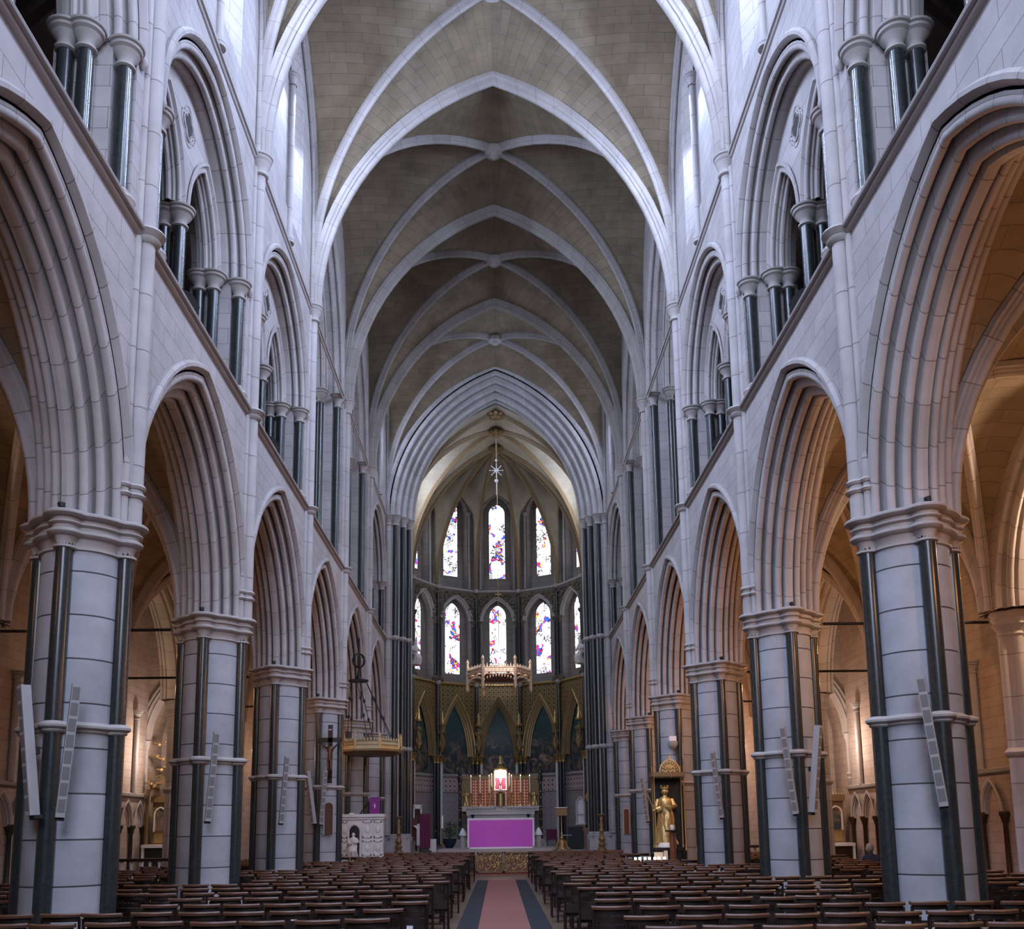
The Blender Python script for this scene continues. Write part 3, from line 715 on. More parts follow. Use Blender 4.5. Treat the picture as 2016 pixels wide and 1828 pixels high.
# corner shafts and vault of the apse
corners = [(RA * sin(math.radians(a)), YC + RA * cos(math.radians(a)), a) for a in (-75, -45, -15, 15, 45, 75)]
for x, y, a in corners:
    k = .975; X, Y = x * k, YC + (y - YC) * k
    for (r, z0, z1, mat, nm) in ((.10, .95, 4.95, 'marble_dark', 'marble_shaft'), (.085, 5.3, 13.6, 'marble_dark', 'marble_shaft')):
        m = MB(); m.lathe(X, Y, [(r, z0), (r, z1)], 14); m.build(nm, mat, aps)
    for e in (-1, 1):
        ang = math.radians(a); tx, ty = cos(ang), -sin(ang)
        m = MB(); m.lathe(X + tx * e * .22, Y + ty * e * .22, [(.075, .95), (.075, 4.98)], 12); m.build('pale_shaft' if e * a < 0 else 'marble_shaft', 'marble_white' if e * a < 0 else 'marble_dark', aps)
    m = MB()
    for e in (-1, 0, 1): m.lathe(X + tx * e * .22, Y + ty * e * .22, capital_prof(.08, 4.9, 5.3, .8), 14)
    m.build('gilt_capital', 'gold', aps)
    m = MB()
    for z in (8.97, 13.92): m.lathe(X, Y, [(.10, z - .1), (.17, z), (.17, z + .06), (.1, z + .1)], 14)
    m.build('annulet', 'carved_stone', aps)
    # radial rib up to the boss
    R = (RA * RA + HA * HA) / (2 * RA); c = R - RA; ux, uy = x / RA, (y - YC) / RA
    m = MB(); cols = []
    for (u, w) in RIB_T:
        r = R - w; am = acos(c / r); cols.append([((-c + r * cos(am * t / 14)), u, r * sin(am * t / 14)) for t in range(15)])
    m.grid([[(ux * cols[j][t][0] - uy * cols[j][t][1], YC + uy * cols[j][t][0] + ux * cols[j][t][1], ZA + cols[j][t][2]) for j in range(len(cols))] for t in range(15)],
           [[(j * .05, t * .5) for j in range(len(cols))] for t in range(15)])
    m.build('radial_rib', 'gilt_paint', apc)
m = MB()
for k in (-3, -2, -1, 0, 1, 2, 3):
    if abs(k) == 3:
        continue
    pl = facet_place(math.radians(30 * k)); HW, WR = 5.45, 1.7
    for e in (-1, 1):
        a = math.radians(30 * k + 15 * e); P = []; U = []
        for t in range(15):
            tau = sin(pi / 2 * t / 14); r = rib_off(RA, HA, HA * tau)
            A = Vector((r * sin(a), YC + r * cos(a), ZA + HA * tau)); wv = rib_off(HF, WR, HW * tau, HW - WR); B = Vector(pl(e * wv, .30 * min(1, tau * 4), ZA + HW * tau))
            P.append([tuple(A.lerp(B, q / 4)) for q in range(5)]); U.append([(q * .4, t * .5) for q in range(5)])
        m.grid(P, U)
vault_bay(m, -APO, APO, 40.9, 44.9, ZA, HA)
# the straight strip behind the chancel arch
P = []
for h in [HA * sin(pi / 2 * k / 14) for k in range(15)]:
    x = rib_off(APO, HA, h); P.append((x, ZA + h))
P = [(x, z) for x, z in P] + [(-x, z) for x, z in P[::-1]]
m.grid([[(x, y, z) for x, z in P] for y in (40.2, 40.95)])
# ±75..90 degree gores
for e in (-1, 1):
    g = []
    for h in [HA * sin(pi / 2 * k / 14) for k in range(15)]:
        r = rib_off(RA, HA, h); r2 = rib_off(APO, HA, h); g.append([(e * r * sin(math.radians(75)), YC + r * cos(math.radians(75)), ZA + h), (e * r2, YC, ZA + h)])
    m.grid(g)
m.build('vault_web', 'apse_web', apc, smooth=50)
for y in (40.92, 44.9):
    m = MB(); arch_sweep(m, APO, HA, RIB_T, lambda s, u, z: (s, y + u, z), 16, ZA); m.build('transverse_rib', 'gilt_paint', apc)
for dy in (-2, 2):
    m = MB(); arch_sweep(m, hypot(APO, 2), HA, RIB_T, diag_place(0, 42.9, APO, dy), 16, ZA); m.build('diagonal_rib', 'gilt_paint', apc)
for y in (40.95, 42.9, 44.9): boss(apc, 0, y, ZA + HA - .15, .34, 'gilt_dark', True)
# ================================================================== NAVE PIERS
def make_pier():
    t = empty('stone_pier')
    m = MB(); lobed_loft(m, 0, 0, [(.16, 0), (.16, .16), (.12, .2), (.12, .30), (.14, .35), (.10, .42), (.05, .46), (.04, .5)], .47, .527, .10); m.build('pier_base', 'carved_stone', t)
    m = MB(); m.lathe(0, 0, [(.475, .48), (.475, 5.2)], 40); m.build('drum', 'drum_stone', t)
    for k in range(4):
        a = k * pi / 2; m = MB(); m.lathe(.527 * cos(a), .527 * sin(a), [(.10, .48), (.10, 5.14)], 20); m.build('marble_shaft', 'marble_dark', t)
    m = MB(); lobed_loft(m, 0, 0, [(.0, 2.82), (.02, 2.83), (.03, 2.845), (.02, 2.86), (.045, 2.868), (.065, 2.885), (.068, 2.91), (.05, 2.93), (.0, 2.955)], .475, .527, .10); m.build('annulet', 'carved_stone', t)
    m = MB(); lobed_loft(m, 0, 0, [(.0, 5.02), (.03, 5.03), (.03, 5.055), (.0, 5.065), (.005, 5.12), (.03, 5.165), (.075, 5.18), (.10, 5.205), (.10, 5.23), (.075, 5.25), (.045, 5.255), (.05, 5.30), (.075, 5.305), (.095, 5.32), (.09, 5.34), (.06, 5.345), (.065, 5.385), (.12, 5.395), (.155, 5.42), (.155, 5.445), (.13, 5.465), (.10, 5.474)], .475, .527, .10); m.build('capital', 'carved_stone', t, smooth=30)
    return t
PIER_LAB = ['largest stone pier, nearest the bottom {0} corner, with dark marble shafts', 'second nearest stone pier on the {0}, dark marble shafts round a pale drum', 'third nearest stone pier on the {0}, grey drum ringed by dark marble shafts', None, None]
names = {(-1, 3): 'stone pier behind the dark hanging crucifix on the left', (1, 3): 'stone pier behind the golden canopied statue on the right',
         (-1, 4): 'far stone pier rising behind the marble pulpit on the left', (1, 4): 'far stone pier on the right, between golden statue and chancel arch pier'}
pier0 = make_pier(); first = True
for sg in (-1, 1):
    for i in range(-1, 6):
        t = pier0 if first else copy_tree(pier0); first = False
        t.location = (sg * XP, PD(i), 0) if i < 5 else (sg * 5.2, 38.33, 0)
        lab = names.get((sg, i)) or ('pale respond pier joined to the %s side of the chancel arch' % SIDE[sg] if i == 5 else None) or ('stone pier just outside the picture on the ' + SIDE[sg] if i < 0 else PIER_LAB[i].format(SIDE[sg]))
        tag(t, lab, 'pier', 'nave piers with dark marble shafts')
# little black spotlights standing on the capitals
def make_knob():
    t = empty('spotlight'); m = MB(); m.lathe(0, 0, [(.02, 0), (.02, .03)], 10); m.build('bracket', 'black', t)
    m = MB(); m.tube([(0, 0, .03), (-.01, .01, .085)], [.032, .045], 12); m.build('lamp_head', 'black', t); return t
kn = make_knob(); first = True; nth = ['nearest', 'second', 'third', 'fourth', 'fifth']
for sg in (-1, 1):
    for i in range(0, 5):
        t = kn if first else copy_tree(kn); first = False; t.location = (sg * (XP + .02), PD(i) - .62, 5.476)
        tag(t, 'small black spotlight on the capital of the %s %s pier' % (nth[i], SIDE[sg]), 'spotlight', 'spotlights on the nave capitals')
for sg in (-1, 1):      # triforium floodlights on the ledge of the open arches
    for i, y in ((0, 14.0), (1, 19.6)):
        t = empty('floodlight', (sg * 4.86, y, SZ + .1), 0, 'black floodlight on the ledge of the %s %s gallery arch' % ('nearer' if i == 0 else 'farther', SIDE[sg]), 'floodlight', 'floodlights on the gallery ledge')
        m = MB(); T = Matrix.Translation((0, 0, .3)) @ Matrix.Rotation(-sg * .5, 4, 'Y'); m.box(-.14, .14, -.2, .2, -.12, .12, T); m.build('lamp_housing', 'black', t, smooth=0)
        m = MB(); m.tube([(0, -.23, .3), (0, -.23, .02), (0, .23, .02), (0, .23, .3)], .015, 6); m.build('bracket', 'black', t)

# ================================================================== AISLES
XO = 9.45; AZ = 5.48; AR = 3.15
def make_outer_pier():
    t = empty('stone_pier')
    m = MB(); lobed_loft(m, 0, 0, [(.14, 0), (.14, .3), (.06, .4), (0, .46)], .19, .18, .085); m.build('pier_base', 'carved_stone', t)
    m = MB(); lobed_loft(m, 0, 0, [(0, .4), (0, 5.15)], .19, .18, .085); m.build('drum', 'shaft_stone', t)
    m = MB(); lobed_loft(m, 0, 0, [(0, 2.8), (.05, 2.84), (.07, 2.9), (.0, 2.98)], .19, .18, .085); m.build('annulet', 'carved_stone', t)
    m = MB(); lobed_loft(m, 0, 0, [(0, 5.0), (.03, 5.04), (.0, 5.09), (.06, 5.18), (.10, 5.22), (.06, 5.26), (.10, 5.34), (.08, 5.36), (.13, 5.42), (.10, 5.474)], .19, .18, .085); m.build('capital', 'carved_stone', t)
    return t
op0 = make_outer_pier(); first = True
olab = {(1, 1): 'clustered stone pier cut by the right edge of the picture', (-1, 3): 'slim clustered stone pier seen between the two nearest left piers', (1, 3): 'slim clustered stone pier just right of the second nearest right pier'}
for sg in (-1, 1):
    for i in range(0, 4):
        t = op0 if first else copy_tree(op0); first = False; t.location = (sg * XO, PD(i), 0)
        tag(t, olab.get((sg, i), 'plain clustered aisle pier hidden behind the %s %s marble-shafted pier' % (nth[i], SIDE[sg])), 'pier', 'aisle piers')
OUT_HALF = [(0, 0)] + roll(.05, .05, .05) + [(.12, .06), (.12, .14)] + roll(.19, .18, .05) + [(.26, .2), (.28, .26)]
OUTP = sym(OUT_HALF + [(.36, .28)], .8)
for sg in (-1, 1):
    m = MB()
    for i in range(-1, 5):
        c = PD(i) + 2.75
        for u in (0, .8): arch_face(m, 2.45, AR, AZ, AZ, 10.4, -2.75, 2.75, u, side_place(sg, XO - .4, c), 10)
    aw = tag(m.build('wall_aisle_' + SIDE[sg], 'brick_wall', smooth=0), kind='structure')
    for i in range(-1, 5):
        c = PD(i) + 2.75; m = MB(); arch_sweep(m, 2.45, AR, OUTP, side_place(sg, XO - .4, c), 12, AZ); m.build('aisle_arch', 'voussoir', aw)
    # inner aisle vault
    xa, xb = 5.72, XO - .4; xm = sg * (xa + xb) / 2; hx = (xb - xa) / 2
    m = MB()
    for i in range(-2, 5): vault_bay(m, xm - hx, xm + hx, PD(i), PD(i + 1), AZ, AR + .1, wr=AR + .1, n=10)
    av = tag(m.build('ceiling', 'vault_web', smooth=50), kind='structure')
    for i in range(-1, 5):
        m = MB(); arch_sweep(m, hx, AR + .1, RIB_S, lambda s, u, z: (xm + s, PD(i) + u, z), 12, AZ); m.build('transverse_rib', 'voussoir', av)
        for dy in (-2.75, 2.75):
            m = MB(); arch_sweep(m, hypot(hx, 2.75), AR + .1, RIB_S, diag_place(xm, PD(i) + 2.75, hx, dy), 12, AZ); m.build('diagonal_rib', 'voussoir', av)
    # outer wall, its blind arcade, the chapel end walls
    m = MB(); XE = 11.5
    m.poly([(sg * XE, -8, 0), (sg * XE, 37, 0), (sg * XE, 37, 10.4), (sg * XE, -8, 10.4)])
    m.poly([(sg * 8.9, -8, 10.3), (sg * XE, -8, 10.3), (sg * XE, 37, 10.3), (sg * 8.9, 37, 10.3)])
    ow = tag(m.build('wall_outer_' + SIDE[sg], 'brick_wall', smooth=0), kind='structure')
    m = MB(); m.grid([[(sg * (XE - a), y, 2.82 + b) for a, b in ((0, -.08), (.12, -.02), (.14, .06), (0, .1))] for y in (5, 31.6)]); m.build('string_course', 'carved_stone', ow)
    BL = [(.14, -.06), (.04, -.07)] + roll(.05, 0, .05, 270, 90, 5)[::-1] + [(.0, .05), (.06, .09), (.10, .10)]
    n_ = 0
    for y0 in (20.6, 26.1):
        for k in range(4):
            yc = y0 + .75 + k * 1.0 + 1.0; pl = side_place(sg, XE - .14, yc)
            m = MB(); arch_sweep(m, .46, .78, [(0, -.06), (-.01, 0), (.02, .05), (.04, .04), (.07, .10), (.09, .09), (.13, .13)], pl, 8, 1.85); m.build('blind_arch', 'carved_stone', ow)
            for e in ((-.5, .5) if k == 3 else (-.5,)):
                m = MB(); m.lathe(sg * (XE - .08), yc + e, [(.10, .3), (.06, .42), (.055, 1.62), (.07, 1.66), (.10, 1.78), (.13, 1.83), (.12, 1.9)], 12); m.build('blind_arcade_shaft', 'marble_dark' if sg < 0 else 'bronze', ow)
    m = MB()     # wall shafts on the outer wall
    for y in (22.74, 30.4):
        m = MB(); m.lathe(sg * (XE - .08), y, [(.08, 2.9), (.08, 5.2)] + capital_prof(.08, 5.2, 5.5, .8)[1:], 12); m.build('wall_shaft', 'carved_stone', ow)
    # chapel end wall with a moulded arch over the altar
    ye = 31.6; cx = sg * 10.5; q = lambda s, u, z: (cx + s, ye + u, z)
    m = MB(); arch_face(m, .95, 2.0, 4.6, 0, 10.4, -1.05, 1.0, 0, q, 10)
    A = [(-.95, 0)] + [(s, z + 4.6) for s, z, l in arc(.95, 2.0, 0, 10)] + [(.95, 0)]
    m.grid([[q(s, 0, z) for s, z in A], [q(s, 1.2, z) for s, z in A]]); arch_fill(m, .95, 2.0, 4.6, 0, 1.2, q)
    ew = tag(m.build('wall_chapel_' + SIDE[sg], 'brick_wall', smooth=0), kind='structure')
    m = MB(); arch_sweep(m, .98, 2.05, [(-.04, -.35), (-.1, -.3), (-.06, -.22), (-.12, -.18), (-.08, -.1), (-.12, -.06), (-.05, 0), (.1, .08)], q, 12, 4.6); m.build('chapel_arch', 'carved_stone', ew)
    for e in (-1, 1):
        m = MB(); x, y, _ = q(e * .98, -.1, 0); m.lathe(x, y, [(.01, 2.95), (.09, 3.15), (.06, 3.2), (.11, 3.3), (.06, 3.36), (.06, 4.3), (.12, 4.5), (.13, 4.62)], 12); m.build('corbel_shaft', 'carved_stone', ew)
    # end wall of the inner aisle
    m = MB(); m.poly([(sg * 4.7, 39.62, 0), (sg * 9.6, 39.62, 0), (sg * 9.6, 39.62, 10), (sg * 4.7, 39.62, 10)])
    m.poly([(sg * 9.5, 31.6, 0), (sg * 9.5, 39.7, 0), (sg * 9.5, 39.7, 10.4), (sg * 9.5, 31.6, 10.4)])
    m.poly([(sg * 4.7, -8, 0), (sg * 11.5, -8, 0), (sg * 11.5, -8, 10.4), (sg * 4.7, -8, 10.4)])
    
    m.build('aisle_end', 'brick_wall', ow, smooth=0)
# warm electric light in the aisles (lamps stand on the capitals, behind the arches)
for sg in (-1, 1):
    for i in range(-1, 5):
        k = (3.4 if sg > 0 else .8) * (.8 if i < 2 else 1)
        point('aisle_uplight', (sg * (XP + 1.6), PD(i) + 2.0, 5.2), 55 * k, WARM, .12)
    for y, z, p in ((15.5, 7.0, 420 if sg > 0 else 60), (26.0, 5.6, 60), (30.4, 4.2, 130)):
        point('chapel_lamp', (sg * 10.5, y, z), p, (1, .68, .45) if y < 28 else (1, .78, .66), .15)
for sg in (-1, 1):
    for (i, x0, x1) in ((2, XP, XO), (3, XP, XO), (1, XP, XO)):
        m = MB(); m.tube([(sg * (x0 + .76), PD(i), 5.3), (sg * (x1 - .42), PD(i), 5.3)], .028, 8); tag(m.build('tie_rod', 'iron'), 'thin black iron tie rod spanning the %s aisle behind the %s pier' % (SIDE[sg], nth[i]), 'tie rod', 'aisle tie rods')

# ================================================================== FURNISHING
# carpet runner
t = empty('carpet_runner', (.04, 0, 0), 0, 'long rose carpet runner with navy borders on the central aisle floor', 'carpet')
m = MB(); m.box(-.44, .44, 3, 32, .0, .014); m.build('runner', 'carpet_rose', t, smooth=0)
for sg in (-1, 1):
    m = MB(); m.box(*sorted((sg * .44, sg * .80)), 3, 32, .0, .012); m.build('border', 'carpet_navy', t, smooth=0)
m = MB(); m.box(-.95, 1.1, 36.2, 36.6, 0, .012); tag(m.build('red_mat', 'red_cloth', smooth=0), 'strip of red carpet before the gilded altar gates', 'carpet')

# altar rail and gates
for sg in (-1, 1):
    c = .12; xa, xb = (c - 1.07, -4.45) if sg < 0 else (c + 1.07, 4.62)
    x0, x1 = min(xa, xb), max(xa, xb)
    t = empty('altar_rail', (0, 36.78, 0), 0, 'carved brown wooden communion rail %s of the golden gates' % SIDE[sg], 'altar rail', 'communion rails')
    m = MB(); m.box(x0, x1, -.14, .14, .74, .81); m.box(x0, x1, -.10, .10, .70, .74); m.build('top_rail', 'wood_mid', t, smooth=0)
    m = MB(); m.box(x0, x1, -.10, .10, 0, .12); m.build('bottom_rail', 'wood_mid', t, smooth=0)
    n = 7
    for k in range(n + 1):
        x = x0 + (x1 - x0) * k / n; m = MB(); m.box(x - .05, x + .05, -.07, .07, .12, .70); m.build('post', 'wood_mid', t, smooth=0)
    for k in range(n):
        a = x0 + (x1 - x0) * (k + .08) / n; b = x0 + (x1 - x0) * (k + .92) / n; m = MB()
        m.box(a, b, -.02, .02, .14, .68)
        mid = (a + b) / 2
        for r in (.16,): m.tube([(mid + r * cos(q * pi / 6), -.04, .42 + r * sin(q * pi / 6)) for q in range(12)], .02, 6, closed=True)
        m.build('panel', 'wood_mid', t, smooth=20)
for sg in (-1, 1):
    c = .12; x0, x1 = (c - 1.0, c - .01) if sg < 0 else (c + .01, c + 1.0)
    t = empty('altar_gate', (0, 36.76, 0), 0, '%s leaf of the gilded openwork gates with leaf scrolls before the altar' % SIDE[sg], 'gate', 'gilded altar gates')
    m = MB()
    for (a, b, z0, z1) in ((x0, x1, .74, .80), (x0, x1, .03, .09), (x0, x0 + .05, .03, .8), (x1 - .05, x1, .03, .8)): m.box(a, b, -.03, .03, z0, z1)
    m.build('gate_frame', 'gilt_dark', t, smooth=0)
    m = MB()
    for a in range(3):
        cx = x0 + .18 + a * .31
        for s in (-1, 1):
            pts = [(cx + s * (.14 - .011 * k) * cos(.62 * k) * (1 if k else 1), 0, .42 + s * .0 + (.30 - .024 * k) * sin(.62 * k)) for k in range(11)]; m.tube(pts, .012, 5)
        m.tube([(cx - .16, 0, .08), (cx + .05, 0, .3), (cx - .02, 0, .55), (cx + .16, 0, .76)], .013, 5)
    m.build('scrollwork', 'gold', t)
    rnd = random.Random(3)
    m = MB()
    for k in range(34): m.ball((rnd.uniform(x0 + .08, x1 - .08), -.02, rnd.uniform(.14, .70)), rnd.uniform(.02, .035), 6, sy=.4, sz=1.5)
    m.build('gilt_leaves', 'gold', t)
    m = MB(); m.box(x0 + .04, x1 - .04, .03, .05, .08, .75); m.build('backing', 'wood_mid', t, smooth=0)

# ---- figures
def robed(name, h, mat, loc, rz=0, arms=True, label=None, cat=None, group=None, seated=False, parent=None, folds=9, headmat=None, halo=False):
    """a standing or seated draped figure as one continuous lofted body with head and arms"""
    m = MB(); n = 36; P = []
    prof = [(0, .17), (.03, .185), (.12, .165), (.3, .15), (.45, .14), (.55, .125), (.62, .112), (.70, .122), (.77, .128), (.805, .112), (.832, .07), (.85, .045), (.862, .043), (.88, .055), (.905, .066), (.935, .070), (.96, .062), (.985, .04), (1.0, .004)]
    for t, r in prof:
        row = []
        for k in range(n):
            a = 2 * pi * k / n; f = 1 + (.13 * cos(folds * a + 9 * t) + .08 * cos(5 * a - 14 * t) + .04 * cos(2 * folds * a + 3)) * min(1, 1.25 * max(0, 1 - t / .84)) if t < .8 else 1
            sx, sy = (1.0, .72) if t < .84 else (.82, 1.0)
            dy = 0
            if seated and t < .5: dy = -.16 * (1 - abs(t - .36) / .36) if t < .5 else 0; sy = 1.0 if t < .45 else .75
            row.append((r * f * sx * cos(a) * h, (r * f * sy * sin(a) + dy) * h, t * h * (.80 if seated and t < .5 else 1) - (.10 * h if seated and t >= .5 else 0)))
        P.append(row)
    m.grid(P, cj=True)
    dz = -.10 * h if seated else 0
    # nose and ears keep the head readable
    m.ball((0, -.068 * h, .925 * h + dz), .012 * h, 6, sz=1.5)
    for e in (-1, 1): m.ball((e * .056 * h, 0, .925 * h + dz), .014 * h, 6)
    if arms:
        m.tube([(-.105 * h, 0, .785 * h + dz), (-.17 * h, -.03 * h, .66 * h + dz), (-.10 * h, -.14 * h, .60 * h + dz), (-.04 * h, -.16 * h, .63 * h + dz)], [.045 * h, .048 * h, .045 * h, .028 * h], 10)
        m.tube([(.105 * h, 0, .785 * h + dz), (.175 * h, -.04 * h, .67 * h + dz), (.10 * h, -.14 * h, .64 * h + dz), (.03 * h, -.16 * h, .68 * h + dz)], [.045 * h, .048 * h, .045 * h, .028 * h], 10)
        for e in (-1, 1):
            for k in range(5): m.tube([(e * .035 * h, -.16 * h, .64 * h + dz), (e * (.02 - .006 * k) * h, -.175 * h, (.66 + .008 * k) * h + dz)], .007 * h, 5)
    # the mantle edge
    m.tube([(-.06 * h, -.085 * h, .82 * h + dz), (-.10 * h, -.115 * h, .62 * h + dz), (-.03 * h, -.125 * h, .42 * h + dz), (.05 * h, -.14 * h, .15 * h)], .014 * h, 6)
    t = empty(name, loc, rz, label, cat, group) if parent is None else parent
    m.build('robed_body' if parent is None else name, mat, t)
    if halo: mm = MB(); mm.tube([(.085 * h * cos(q * pi / 8), .05 * h, .94 * h + dz + .085 * h * sin(q * pi / 8)) for q in range(16)], .01 * h, 5, closed=True); mm.build('halo', 'gold', t)
    return t

# ---- free-standing altar with purple frontal
t = empty('altar', (.035, 40.2, .86), 0, 'free-standing altar with purple frontal and white cloth before the high altar', 'altar')
m = MB(); m.box(-1.30, 1.30, .02, .95, 0, 1.16); m.build('altar_body', 'marble_white', t, smooth=0)
m = MB(); m.box(-1.36, 1.36, -.02, .98, 1.15, 1.22); m.box(-1.385, 1.385, -.035, 1.0, 1.20, 1.235); m.build('altar_cloth', 'white_cloth', t, smooth=0)
m = MB(); m.box(-1.31, 1.31, -.03, .0, .055, 1.16); m.build('frontal', 'purple', t, smooth=0)
m = MB(); m.box(-1.36, 1.36, -.035, .0, 0, .06); m.box(-1.375, -1.31, -.035, .0, 0, 1.2); m.box(1.31, 1.345, -.035, .0, 0, 1.2); m.box(1.35, 1.385, -.02, .9, .1, 1.2); m.build('white_border', 'white_cloth', t, smooth=0)
# altar steps
m = MB()
m.box(-2.5, 2.6, 39.7, 48, .75, .862); m.box(-2.15, 2.2, 43.9, 48, .862, 1.02); m.box(-2.0, 2.05, 44.3, 48, 1.02, 1.18)
tag(m.build('floor', 'carved_stone', smooth=0), kind='structure')
for e, lab in ((-1, 'left'), (1, 'right')):
    t = empty('bell', (.03 + e * 1.62, 41.6, .862), 0, 'small white covered bell on the step at the %s end of the altar' % lab, 'bell', 'white bells by the altar')
    m = MB(); m.lathe(0, 0, [(.11, 0), (.11, .5), (.02, .52)], 8); m.build('stand', 'veined_marble', t)
    m = MB(); m.lathe(0, 0, [(.17, .52), (.15, .62), (.08, .76), (.02, .84)], 12); m.build('cover', 'white_cloth', t)

# ---- high altar
t = empty('high_altar', (.04, 45.6, 1.18), 0, 'marble high altar with pale shelf and veined panels behind the purple one', 'altar')
m = MB(); m.box(-1.45, 1.45, .1, .58, 0, 1.15); m.build('altar_body', 'veined_marble', t, smooth=0)
m = MB(); m.box(-1.80, 1.80, -.12, .60, 1.30, 1.50); m.box(-1.82, 1.82, -.16, .60, 1.46, 1.525); m.box(-1.6, 1.6, -.08, .58, 1.14, 1.30); m.build('mensa', 'marble_white', t, smooth=0)
for x in (-1.5, -1.3, 1.3, 1.5):
    m = MB(); m.lathe(x, 0, [(.08, 0), (.05, .1), (.05, 1.02), (.09, 1.12), (.09, 1.15)], 12); m.build('column', 'marble_white' if abs(x) > 1.4 else 'marble_dark', t)
m = MB()
for k in range(26):
    if abs(k - 12.5) > 2: m.tube([(-1.6 + k * .128, -.13, 1.36), (-1.56 + k * .128, -.14, 1.42), (-1.51 + k * .128, -.13, 1.36)], .014, 5)
m.build('carved_frieze', 'bronze', t)
# gilded reredos
t = empty('reredos', (.04, 46.3, 1.2), 0, 'gilded red screen with carved saints standing behind the candles', 'reredos')
m = MB(); m.box(-1.42, 1.42, 0, .12, 1.4, 2.82); m.build('screen_panel', 'reredos_panel', t, smooth=0)
m = MB(); m.box(-1.95, 1.95, -.06, .16, 2.80, 2.96)
for k in range(30): m.lathe(-1.42 + k * .098, .04, [(.03, 2.95), (.04, 3.0), (.0 + .004, 3.10)], 6)
m.build('cresting', 'gilt_dark', t, smooth=25)
m = MB()
for k in range(13): m.box(-1.43 + k * .2365 - .012, -1.43 + k * .2365 + .012, -.03, .02, 1.42, 2.8)
m.build('mullions', 'gold', t, smooth=0)
for e in (-1, 1):
    m = MB(); m.box(*sorted((e * 1.44, e * 1.92)), 0, .2, 1.1, 2.9); m.build('side_wing', 'gilt_dark', t, smooth=0)
    m = MB(); m.lathe(e * 1.92, -.05, [(.10, 0), (.07, .1)] + [(.06 + .02 * (k % 2), .1 + k * .2) for k in range(13)] + [(.12, 2.8), (.12, 2.95), (.07, 3.0), (.1, 3.1), (.02, 3.42)], 10); m.build('corner_post', 'marble_dark', t)
    m = MB()
    for z in (.5, .9, 1.35, 1.5, 1.9, 2.2, 2.6): m.ball((e * 1.92, -.15, z), .04, 6)
    m.build('gilt_studs', 'gold', t)
for e, lab in ((-1, 'left'), (1, 'right')):
    robed('statuette', .78, 'gold', (.04 + e * 1.62, 46.02, 2.712), 0, label='small gilded saint in the %s wing of the golden screen' % lab, cat='statue', group='gilded saints of the screen')
# tabernacle and throne
t = empty('tabernacle', (.05, 45.5, 2.70), 0, 'marble-framed tabernacle with golden door in the middle of the high altar', 'tabernacle')
m = MB(); m.box(-.27, -.22, -.22, .2, .014, .74); m.box(.22, .27, -.22, .2, .014, .74); m.box(-.29, .29, -.24, .2, .70, .76); m.build('surround', 'marble_white', t, smooth=0)
m = MB(); m.lathe(0, .02, [(.19, .014), (.19, .60), (.02, .68)], 16); m.build('door', 'gold', t)
t = empty('exposition_throne', (.05, 45.6, 3.46), 0, 'brightly lit white and pink niche under a gilt crown above the tabernacle', 'throne')
m = MB(); T_ = lambda s, u, z: (s, u, z)
arch_fill(m, .30, .18, .78, 0, .1, T_, 8); m.build('lit_backing', 'glow_white', t, smooth=0)
for e in (-1, 1):
    m = MB(); P = [[(e * (.03 + .02 * sin(9 * z) + .22 * a), .07 - .015 * cos(18 * a), .03 + .55 * z) for a in (0, .25, .5, .75, 1)] for z in (0, .2, .4, .6, .8, 1)]; m.grid(P); m.build('pink_curtain', 'pink_cloth', t)
m = MB()
for e in (-1, 1): m.box(e * .3 - .02, e * .3 + .02, -.1, .14, 0, .9)
m.lathe(0, .02, [(.33, .93), (.36, .97), (.30, 1.02), (.18, 1.05), (.20, 1.10), (.06, 1.16), (.02, 1.2)], 18); m.build('gilt_frame', 'gold', t)
m = MB(); m.lathe(0, -.02, [(.09, .0), (.03, .05), (.025, .25), (.04, .3), (.02, .34)], 12); m.tube([(0, -.02, .34), (0, -.02, .62)], .016, 6); m.tube([(-.1, -.02, .52), (.1, -.02, .52)], .014, 6); m.build('cross', 'gold', t)
robed('statuette', .46, 'gold', (.05, 45.6, 4.66), 0, label='tiny gilded figure on top of the lit throne', cat='statue')
# candlesticks
def candlestick(h, ch):
    t = empty('candlestick')
    pr = [(.10, 0), (.09, .03), (.04, .08), (.05, .12), (.02, .16), (.035, .24), (.02, .3), (.04, .36), (.02, .42), (.03, h - .08), (.06, h - .03), (.06, h)]
    m = MB(); m.lathe(0, 0, pr, 12); m.build('stem', 'gold', t)
    m = MB(); m.lathe(0, 0, [(.030, h), (.028, h + ch)], 10); m.build('candle', 'candle_wax', t)
    m = MB(); m.lathe(0, 0, [(.004, h + ch), (.012, h + ch + .02), (.002, h + ch + .06)], 6); m.build('flame', 'flame', t)
    return t
cs = candlestick(.62, .78); first = True
for k, x in enumerate((-1.36, -.93, -.5, .55, .98, 1.41)):
    c = cs if first else copy_tree(cs); first = False; c.location = (.02 + x, 45.62, 2.712)
    tag(c, 'tall candle in gilt candlestick, %s on the %s of the high altar shelf' % (('outermost', 'middle one', 'innermost')[k if k < 3 else 5 - k], 'left' if k < 3 else 'right'), 'candlestick', 'tall candles on the high altar')
cs2 = candlestick(.95, .55); first = True
for e, lab in ((-1, 'left'), (1, 'right')):
    c = cs2 if first else copy_tree(cs2); first = False; c.location = (.05 + e * .42, 45.92, 2.712); tag(c, 'slimmer candle standing close to the %s of the lit throne' % lab, 'candlestick', 'candles beside the throne')
point('high_altar_fill', (.4, 37.0, 10.5), 520, (1, .88, .82), .1, spot=.26, target=(.04, 45.8, 3.3))  # added fill light, brings up the candles on the high altar
point('throne_lamp', (.05, 45.35, 4.15), 14, (1, .85, .8), .05)
